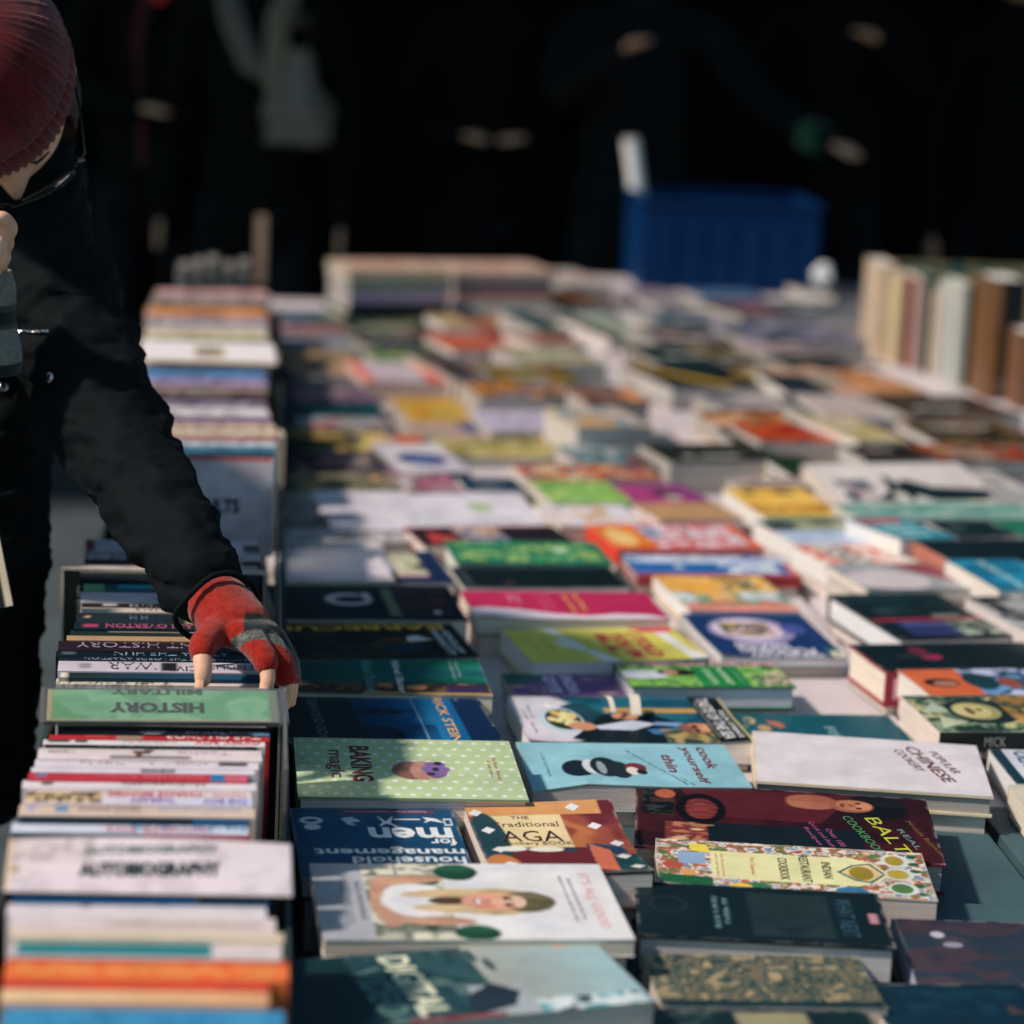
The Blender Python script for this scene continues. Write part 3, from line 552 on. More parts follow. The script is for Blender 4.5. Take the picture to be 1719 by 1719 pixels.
book_px((474, 1110), (806, 1106), 1042, .036, .02, '#0c1c1e',
  'black cover with upside-down orange capitals and a white brush', res=150,
  art=[('n', 0, 0, 1, .75, ['#0c1c1e', '#1a2420', '#0c1c1e', '#2c2c20', '#0e2024'], 6, 8), ('e', .62, .35, .13, .16, '#3a3824'), ('e', .66, .3, .12, .1, '#142c3c'), ('r', .56, .5, .72, .56, '#5c3024'), ('p', [(.7, .45), (.71, .58), (.77, .6), (.8, .53), (.84, .5), (.79, .47)], '#d8d8dc')],
  texts=[('BARBECUE', .5, .82, .88, .13, 180, '#d09c34', .03), ('AINSLEY', .93, .42, .62, .04, -88, '#c8ccc8', .02), ('HARRIOTT', .875, .42, .66, .04, -88, '#c8ccc8', .02)])
book_px((466, 1040), (786, 1042), 982, .038, .024, '#14242a',
  'charcoal cover with an open white bracelet shape and a reddish panel', res=130,
  art=[('r', .68, .15, .96, .92, '#2c2a2e'), ('n', .69, .17, .95, .9, ['#2a2c30', '#3a2c30', '#2c2c34', '#5c3438'], 9, 4), ('e', .42, .6, .13, .17, '#c0aeb0'), ('e', .43, .6, .085, .09, '#18282c'), ('e', .5, .66, .03, .06, '#18282c'), ('e', .52, .7, .025, .08, '#ccbcc0'), ('r', .61, .12, .67, .9, '#5c6450'), ('l', .615, .15, .665, .88, 12, '#8a8a70', 'u'), ('e', .865, .24, .02, .05, '#c8c0c4')])
for i in range(4):
    book_px((465 + i, 948 + i * 9), (663 + [0, 3, -2, 1][i], 948 + i * 9), 911 + i * 9, .062 - .0125 * i, .012, '#c4bcc4',
      ['topmost white booklet with small green picture, on its pile', 'second booklet down in the white pile beside the card row', 'third booklet down in the white pile beside the card row', 'bottom booklet of the white pile beside the card row'][i], res=70 if i == 0 else 10,
      art=[('r', .18, .35, .62, .85, '#4c5c4c'), ('n', .18, .35, .62, .85, ['#1c3c38', '#5c6c3c', '#8c9c84', '#1c4c44'], 8, 3)] if i == 0 else [])
book_px((655, 979), (766, 979), 925, .02, .015, '#142444',
  'navy book with square cream picture between booklet pile and green book', res=60, art=[('r', .18, .25, .68, .95, '#a8a488'), ('n', .4, .3, .68, .9, ['#2c4c44', '#a8a890', '#1c3430'], 6, 3), ('e', .3, .6, .14, .22, '#b8b49c'), ('r', .2, .2, .68, .27, '#a88890')])
book_px((712, 915), (966, 911), 883, .03, .02, '#1c1a20', 'black cover with red wedge and blue-white figure behind the green book', res=80, hard=True, spine_col='#9a3038', pages=(.8, .78, .75),
  art=[('p', [(.08, .1), (.3, .35), (.1, .7)], '#a83a3c'), ('n', .3, .1, .6, .95, ['#1c2430', '#3c5c80', '#c8a890', '#141820'], 6, 8), ('r', 0, .93, 1, 1, '#8c2c34')])
book_px((766, 944), (1031, 947), 909, .05, .026, '#1f6a50', 'emerald green cover with yellow-green brushwork and bright page ends', res=90, hard=True, pages=(.8, .78, .74),
  art=[('n', .05, .1, .95, .9, ['#1f6a50', '#3c8a5c', '#1f6a50', '#8fae60', '#2c7a58'], 7, 3), ('e', .72, .6, .05, .08, '#b8ccb4')], under=('#c0b8b4', 'pale book beneath the emerald green cover'))
book_px((778, 987), (1058, 988), 952, .03, .022, '#06181e', 'plain black glossy book in front of the emerald green cover', res=60, pages=(.8, .78, .74), art=[('e', .3, .25, .03, .08, '#4a2c2c'), ('r', .05, .1, .07, .95, '#3c4c50')])
book_px((800, 1038), (1126, 1040), 993, .05, .02, '#a82850', 'crimson pink cover with a white wavy band and yellow lettering', res=150,
  art=[('p', [(-.1, -.1), (-.1, .3), (.08, .42), (.25, .36), (.42, .2), (.6, .12), (.75, .2), (.9, .16), (1, .02), (1, -.1)], '#d8c8d0'), ('r', .02, .0, .12, .05, '#d86a50')],
  texts=[('Andy Clark', .44, .62, .5, .018, -80, '#d87c98'), ('Nell Hope', .4, .58, .5, .018, -80, '#d87c98'), ('SQUARE', .28, .74, .3, .018, -80, '#e0b4c0'), ('MEAL', .245, .76, .26, .018, -80, '#e0b4c0'), ('No Plate', .6, .62, .6, .022, -80, '#d8b850', .01), ('Like Home', .54, .56, .66, .022, -80, '#d8b850', .01)], under=('#b8b0b0', 'pale book beneath the crimson pink cover'))
book_px((895, 1113), (1193, 1107), 1054, .045, .026, '#c6bf5c', 'mustard yellow paperback with red block words and white bone shapes', res=160, pages=(.8, .78, .76),
  art=[('p', [(.22, 1.0), (.3, 1.0), (.33, .72), (.42, .3), (.5, 0), (.4, 0), (.36, .3), (.24, .5), (.24, .62), (.3, .62), (.28, .8)], '#d8d4dc'), ('e', .4, .4, .03, .08, '#c6bf5c'), ('p', [(.86, .9), (.93, .9), (.95, .3), (1.0, 0), (.9, 0), (.88, .5)], '#d8d4dc'), ('r', .74, .93, .99, 1.0, '#c03c50'), ('r', .78, .84, .98, .93, '#c84458')],
  texts=[('I TOLD', .73, .46, .74, .09, -86, '#b83c44', .06), ('YOU IM', .62, .46, .74, .09, -86, '#b83c44', .06), ('ILL', .53, .5, .6, .07, -86, '#b83c44', .06), ('Spike', .18, .5, .44, .03, -84, '#8a8440'), ('the bestselling', .1, .5, .7, .012, -84, '#8a8440')])
book_px((862, 1168), (1054, 1169), 1131, .022, .014, '#6a4c80', 'purple paperback with chunky lilac lettering, lying under two thicker books', res=110,
  art=[('n', 0, .5, .35, 1, ['#1f4a44', '#2c5a50', '#6a4c80'], 4, 2), ('n', .0, 0, .35, .5, ['#6a4c80', '#8c6c8c', '#6a4c80', '#b89878'], 7, 6), ('p', [(.7, .9), (.82, .7), (.74, .75)], '#d0a478'), ('e', .88, .85, .05, .06, '#8c6450'), ('e', .85, .15, .09, .06, '#c8a08c')],
  texts=[('INDIA', .56, .5, .8, .11, -86, '#c8b4d4', .05), ('DYE', .4, .5, .72, .11, -86, '#c8b4d4', .05)])
sg = [('n', 0, 0, 1, 1, ['#5c9448', '#7aac50', '#4c8444', '#8cb860'], 6, 5), ('r', 0, .85, 1, 1, '#3c4c34'), ('n', 0, .84, 1, 1, ['#2c4c34', '#c88c9c', '#2c4034', '#d0a8a8'], 14, 5), ('r', .44, 0, .74, .86, '#1a7440'), ('e', .12, .5, .17, .18, '#c8c8d0'), ('e', .34, .58, .12, .14, '#1c1814'), ('e', .3, .58, .05, .08, '#b88c7c'), ('n', .78, .05, 1, .5, ['#243c2c', '#c0a894', '#3c6c3c', '#a8988c'], 11, 3), ('n', .74, .5, 1, .84, ['#6ca050', '#d0b8a0', '#6ca050', '#3c6c3c'], 9, 8)]
book_px((1060, 1152), (1337, 1153), 1112, .045, .028, '#6aa04c', 'green garden cover with white-dressed girl, thick white pages and pink far edge', res=150, hard=True, pages=(.78, .77, .82), spine_col='#1c5c3c', art=sg,
  texts=[('The SECRET', .62, .46, .74, .035, -84, '#b8d4a8', .02), ('GARDEN', .53, .42, .62, .042, -84, '#b8d4a8', .0), ('Frances Burnett', .7, .5, .7, .018, -80, '#7cb480')])
book_px((1262, 1253), (1541, 1256), 1199, .012, .008, '#0f4c58', 'thin teal book with small painted fruits beside the bearded man cover', res=110,
  art=[('e', .1, .78, .035, .1, '#b0a070'), ('e', .16, .55, .04, .1, '#a88c60'), ('e', .09, .78, .02, .06, '#0f4c58'), ('p', [(.2, .8), (.28, .74), (.3, .6), (.26, .55), (.21, .68)], '#a4644c'), ('e', .05, .6, .02, .06, '#5c7450'), ('e', .38, .5, .015, .03, '#1c6c74')],
  texts=[('FISH', .56, .35, .5, .06, -84, '#8cb0b4', .0)])
book_px((1210, 1104), (1424, 1105), 1031, .022, .012, '#11305c', 'navy cover with an oval dish of trifle and curving white capitals', res=130, pages=(.74, .72, .72),
  art=[('e', .45, .62, .34, .3, '#8c84ac'), ('e', .43, .64, .28, .24, '#c8b8c4'), ('n', .22, .5, .62, .8, ['#8c7c68', '#3c3c30', '#c0a0a0', '#1c5440', '#a8885c', '#5c2c34'], 9, 3), ('e', .8, .66, .1, .12, '#3c4c8c'), ('r', .9, 0, 1, .14, '#c8c4b0'), ('e', .95, .07, .015, .03, '#2c4438'), ('r', .88, .16, 1, .22, '#1c5c54')],
  texts=[('PUDDING', .5, .16, .6, .13, 176, '#ccc8dc', .03), ('WINDOW', .42, .29, .44, .11, 176, '#ccc8dc', .03), ('WINSLOW', .55, .05, .6, .09, 178, '#ccc8dc', .02)])
book_px((1157, 1026), (1345, 1026), 967, .035, .02, '#d8a45c', 'orange and pale blue cover with red letters and bright left page ends', res=90, pages=(.8, .78, .76),
  art=[('n', 0, .45, 1, 1, ['#dca85c', '#d8943c', '#e0b878', '#c88c50'], 5, 4), ('n', .5, .55, .85, .95, ['#8c7c4c', '#c8a888', '#5c5c3c', '#d8a45c'], 10, 3), ('n', 0, .15, 1, .5, ['#a0b8b8', '#dca060', '#5c8c74', '#b8c4c8'], 6, 6), ('r', 0, 0, 1, .12, '#c87c78')],
  texts=[('GREAT COOKBOOK', .5, .2, .9, .14, 180, '#b84850', .02)])
book_px((1070, 965), (1346, 968), 931, .025, .016, '#1d5c98', 'blue cover with white cloud shapes inside a brick red border', res=90, hard=True, spine_col='#8c2c30', spine='N', pages=(.5, .45, .44),
  art=[('r', 0, 0, 1, .08, '#b8383c'), ('r', .96, 0, 1, 1, '#c05038'), ('n', .0, .6, 1, 1, ['#2068a4', '#b8c4d8', '#2068a4'], 6, 3), ('n', .55, .12, .9, .7, ['#2068a4', '#c0c8dc', '#2068a4'], 9, 3), ('e', .3, .4, .03, .1, '#a8bcd4'), ('r', 0, .93, 1, 1, '#a83840')])
book_px((1038, 923), (1287, 921), 880, .035, .022, '#c8c4cc', 'white cover with orange left panel and red blots, with a scarlet spine', res=90, hard=True, spine_col='#cc3c28', spine='L',
  art=[('r', 0, 0, .3, 1, '#cc6c24'), ('e', .13, .5, .09, .34, '#e0b070'), ('n', .3, .0, .95, 1, ['#ccc8d0', '#c8c4cc', '#b83c34', '#ccc8d0', '#8c3c38'], 6, 5), ('r', .0, 0, 1, .08, '#b8302c'), ('r', .0, .93, 1, 1, '#c43c30'), ('r', .93, 0, 1, 1, '#c85838'), ('n', .3, .5, .42, .9, ['#ccc8d0', '#3c5c84'], 6, 3)])
book_px((1108, 874), (1250, 871), 812, .02, .014, '#94386c', 'magenta cover with a small capped figure over a tan lower half', res=70,
  art=[('r', 0, 0, 1, .46, '#a4805c'), ('g', .4, .46, 1, 1, '#98386c', '#6c3468', 'u'), ('e', .6, .72, .16, .1, '#1c2c34'), ('e', .62, .6, .1, .07, '#a49c8c')])
book_px((928, 845), (1065, 845), 808, .03, .016, '#5c9c54', 'grass green cover with yellow flecks left of the magenta cover', res=60, art=[('n', 0, 0, 1, 1, ['#5c9c54', '#8cb054', '#4c8c50', '#a8b45c', '#5c9c64'], 7, 4)])
book_px((940, 884), (1094, 882), 849, .02, .012, '#c8b8b0', 'cream and beige cover in front of the grass green cover', res=60, art=[('n', 0, 0, 1, 1, ['#c8bcc0', '#d0ac84', '#c8c4cc', '#b89878'], 5, 6), ('r', .75, .4, 1, 1, '#ccc8d4')])
book_px((1284, 868), (1424, 868), 820, .055, .03, '#cc9c44', 'golden yellow cover with two dark spots and a row of brown letters', res=80, pages=(.8, .78, .74),
  art=[('n', 0, 0, 1, 1, ['#d09c40', '#d8ac54', '#c48c38'], 5, 4), ('e', .25, .85, .08, .08, '#3c3424'), ('e', .68, .86, .14, .07, '#4c4030'), ('n', .0, .14, 1, .42, ['#cc9c44', '#8c5c2c', '#cc9c44', '#7c5424'], 13, 4), ('r', 0, 0, 1, .08, '#a8a850')], under=('#b8bcc4', 'pale book beneath the golden yellow cover'))
book_px((1347, 919), (1476, 916), 872, .045, .03, '#94a4bc', 'grey-blue landscape cover with glowing white page ends', res=70, pages=(.82, .8, .76), art=[('n', 0, 0, 1, 1, ['#8c9cb8', '#a8b4c8', '#94a4bc'], 3, 3), ('r', 0, .65, 1, 1, '#38443c'), ('n', 0, .6, 1, .95, ['#3c4840', '#8c9470', '#2c3c3c'], 5, 3)], under=('#9c8870', 'tan book beneath the grey-blue landscape cover'))
book_px((1398, 951), (1545, 946), 912, .048, .032, '#c8bcb4', 'white cover blotched red at both ends and black in the middle', res=70, pages=(.82, .8, .76), art=[('n', .18, .1, .6, .9, ['#ccc0b8', '#20282c', '#ccc0b8', '#2c3434'], 9, 4), ('n', 0, 0, .2, 1, ['#c84c38', '#d0b0a0', '#c05440'], 8, 3), ('n', .55, .1, .85, .95, ['#c84c38', '#d8c0b4', '#c84c38'], 7, 5)], under=('#bcb4b0', 'pale book beneath the red and black blotched cover'))
book_px((1455, 992), (1638, 990), 946, .02, .014, '#8c9094', 'grey cover with pale oval and dusty red corner', res=70, art=[('e', .35, .4, .38, .36, '#b8aeb0'), ('p', [(.5, 1), (1, 1), (1, .2), (.85, .5)], '#7c4048'), ('r', 0, 0, 1, .06, '#3c484c')])
book_px((1512, 1073), (1702, 1068), 995, .042, .034, '#061a20', 'black hardback with blue title strip, a red rule and white left page ends', res=120, hard=True, pages=(.8, .8, .82),
  art=[('r', .02, .38, .98, .43, '#8c2c3c'), ('r', .18, .06, .62, .36, '#26305c'), ('n', .62, .05, .97, .38, ['#1c2c2c', '#8c9c8c', '#1c2c2c', '#5c6c5c'], 9, 3), ('n', 0, .5, 1, 1, ['#061a20', '#0e262c'], 5, 2), ('e', .25, .6, .1, .06, '#24383c'), ('r', .6, .44, .85, .5, '#6c7470')],
  texts=[('NOSTALGIA', .4, .3, .36, .08, 180, '#5c6a98', .0)])
book_px((1488, 1128), (1790, 1123), 1079, .05, .042, '#071a20', 'thick black hardback with a raspberry spine starting INV', res=110, hard=True, spine='N', spine_col='#8a2638', pages=(.82, .72, .6),
  art=[('e', .33, .72, .05, .14, '#5c2438'), ('e', .36, .5, .06, .1, '#8c2848'), ('e', .28, .55, .1, .04, '#2c2c38'), ('r', 0, .97, .3, 1, '#7c8484')], spine_texts=[('INVISIBLE', .205, .5, .32, .62, '#d0a8ac', .05)])
book_px((1562, 1168), (1790, 1165), 1123, .045, .03, '#bc5c38', 'rust orange cover with dark oval portrait and blue-shirted figure', res=120, pages=(.82, .76, .7), soft=2,
  art=[('e', .2, .45, .13, .16, '#1c1a1c'), ('e', .22, .42, .09, .09, '#a06c5c'), ('n', .42, .0, 1, 1, ['#28587c', '#5c88b0', '#1c3c54', '#a8b0cc'], 4, 3), ('e', .5, .5, .12, .3, '#14343c'), ('e', .7, .42, .08, .2, '#7c4638'), ('r', .9, .3, 1, .9, '#a8a8cc')])
book_px((1578, 1229), (1800, 1229), 1168, .055, .036, '#3c4c3c', 'fantasy-map style cover with cloaked figure and black name strip on its spine', res=150, spine='N', spine_col='#14181a', pages=(.82, .7, .62), soft=2,
  art=[('n', 0, 0, 1, 1, ['#16302c', '#7c8c74', '#1c342c', '#4c6454', '#a8a478', '#1c3c3c'], 5, 9), ('e', .5, .55, .28, .34, '#16282a'), ('e', .45, .55, .18, .24, '#8c8c60'), ('e', .42, .55, .14, .19, '#b8ac78'), ('e', .4, .55, .03, .1, '#5c4c34'), ('e', .48, .58, .03, .03, '#3c3828'), ('p', [(.02, .5), (.18, .8), (.24, .55)], '#9cac98'), ('p', [(.06, .1), (.3, .25), (.12, .4)], '#a8b094'), ('n', .68, .2, 1, 1, ['#b08c4c', '#8c6c3c', '#3c4434', '#b89858'], 4, 5)],
  spine_texts=[('MICK', .42, .7, .16, .3, '#a09c90', .0), ('JACKSON', .42, .25, .28, .3, '#8c887c', .0)])
book_px((1706, 1316), (1850, 1320), 1259, .035, .024, '#b8bcc4', 'pale grey-blue cover with big navy letters at the right edge of the photo', res=90, pages=(.78, .78, .8), art=[('r', 0, 0, .15, 1, '#12303c')], texts=[('OLIVER', .35, .6, .7, .18, -80, '#1c4468', .03)])
book_px((1726, 1362), (1850, 1366), 1319, .03, .024, '#b8b0a0', 'beige book at the right edge below the grey-blue cover', res=20)
book_px((1676, 993), (1800, 992), 939, .04, .03, '#1a7c9c', 'turquoise cover with pale slanting letters at the right edge', res=90, pages=(.82, .76, .68), art=[('n', 0, 0, 1, 1, ['#177494', '#2484a4', '#146480'], 3, 4)], texts=[('SURVIVAL', .42, .5, .9, .12, -78, '#9cc0c4', .02)])
book_px((1726, 1062), (1820, 1060), 1000, .035, .028, '#9c9c9c', 'silver-grey book between the turquoise cover and the black hardbacks', res=40, art=[('n', 0, 0, 1, 1, ['#a8a4a4', '#8c9090', '#1c2024', '#a8a4a4'], 4, 3)])
book_px((1602, 946), (1800, 943), 905, .03, .024, '#081c22', 'black book with a thin red left edge behind the turquoise cover', res=30, hard=True, spine='L', spine_col='#a86c5c')
book_px((1512, 908), (1606, 903), 866, .035, .024, '#1c7484', 'teal book with pale lettering and a red strip along its top', res=60, art=[('l', .1, .1, .9, .7, 3, '#9cc4c4', 'u'), ('r', .1, .75, .85, .95, '#a4545c')], pages=(.78, .76, .74))
book_px((1607, 902), (1712, 900), 874, .028, .02, '#0c2228', 'small black book right of the teal book with pale lettering', res=30, art=[('e', .3, .6, .15, .1, '#3c4c50')])
book_px((1722, 906), (1800, 905), 874, .028, .02, '#1c6450', 'dark green book at the right edge behind the black books', res=12)

# strips of paper hanging out of the purple paperback
for n, (p0, p1) in enumerate((((1018, 1168), (1030, 1196)), ((1062, 1165), (1068, 1200)))):
    a_, b_ = at(*p0, .052), at(*p1, .040); mb = MB(); w_ = .0028 + .003 * n; pts = [a_.lerp(b_, t) + Vector((0, 0, .006 * math.sin(t * 3.1))) for t in [i / 8 for i in range(9)]]
    vs = [q + Vector((s * w_, 0, dz)) - a_ for q in pts for s, dz in ((-1, 0), (1, 0), (1, -.0006), (-1, -.0006))]
    mb.add(vs, [(i * 4 + k, i * 4 + (k + 1) % 4, i * 4 + 4 + (k + 1) % 4, i * 4 + 4 + k) for i in range(8) for k in range(4)], '#c8c0b4'); o = mb.build('bookmark', M_MATTE); o.location = a_
    tag(o, ['thin curled paper strip over the bearded man cover', 'broader curled paper strip over the bearded man cover'][n], 'bookmark', 'paper strips')
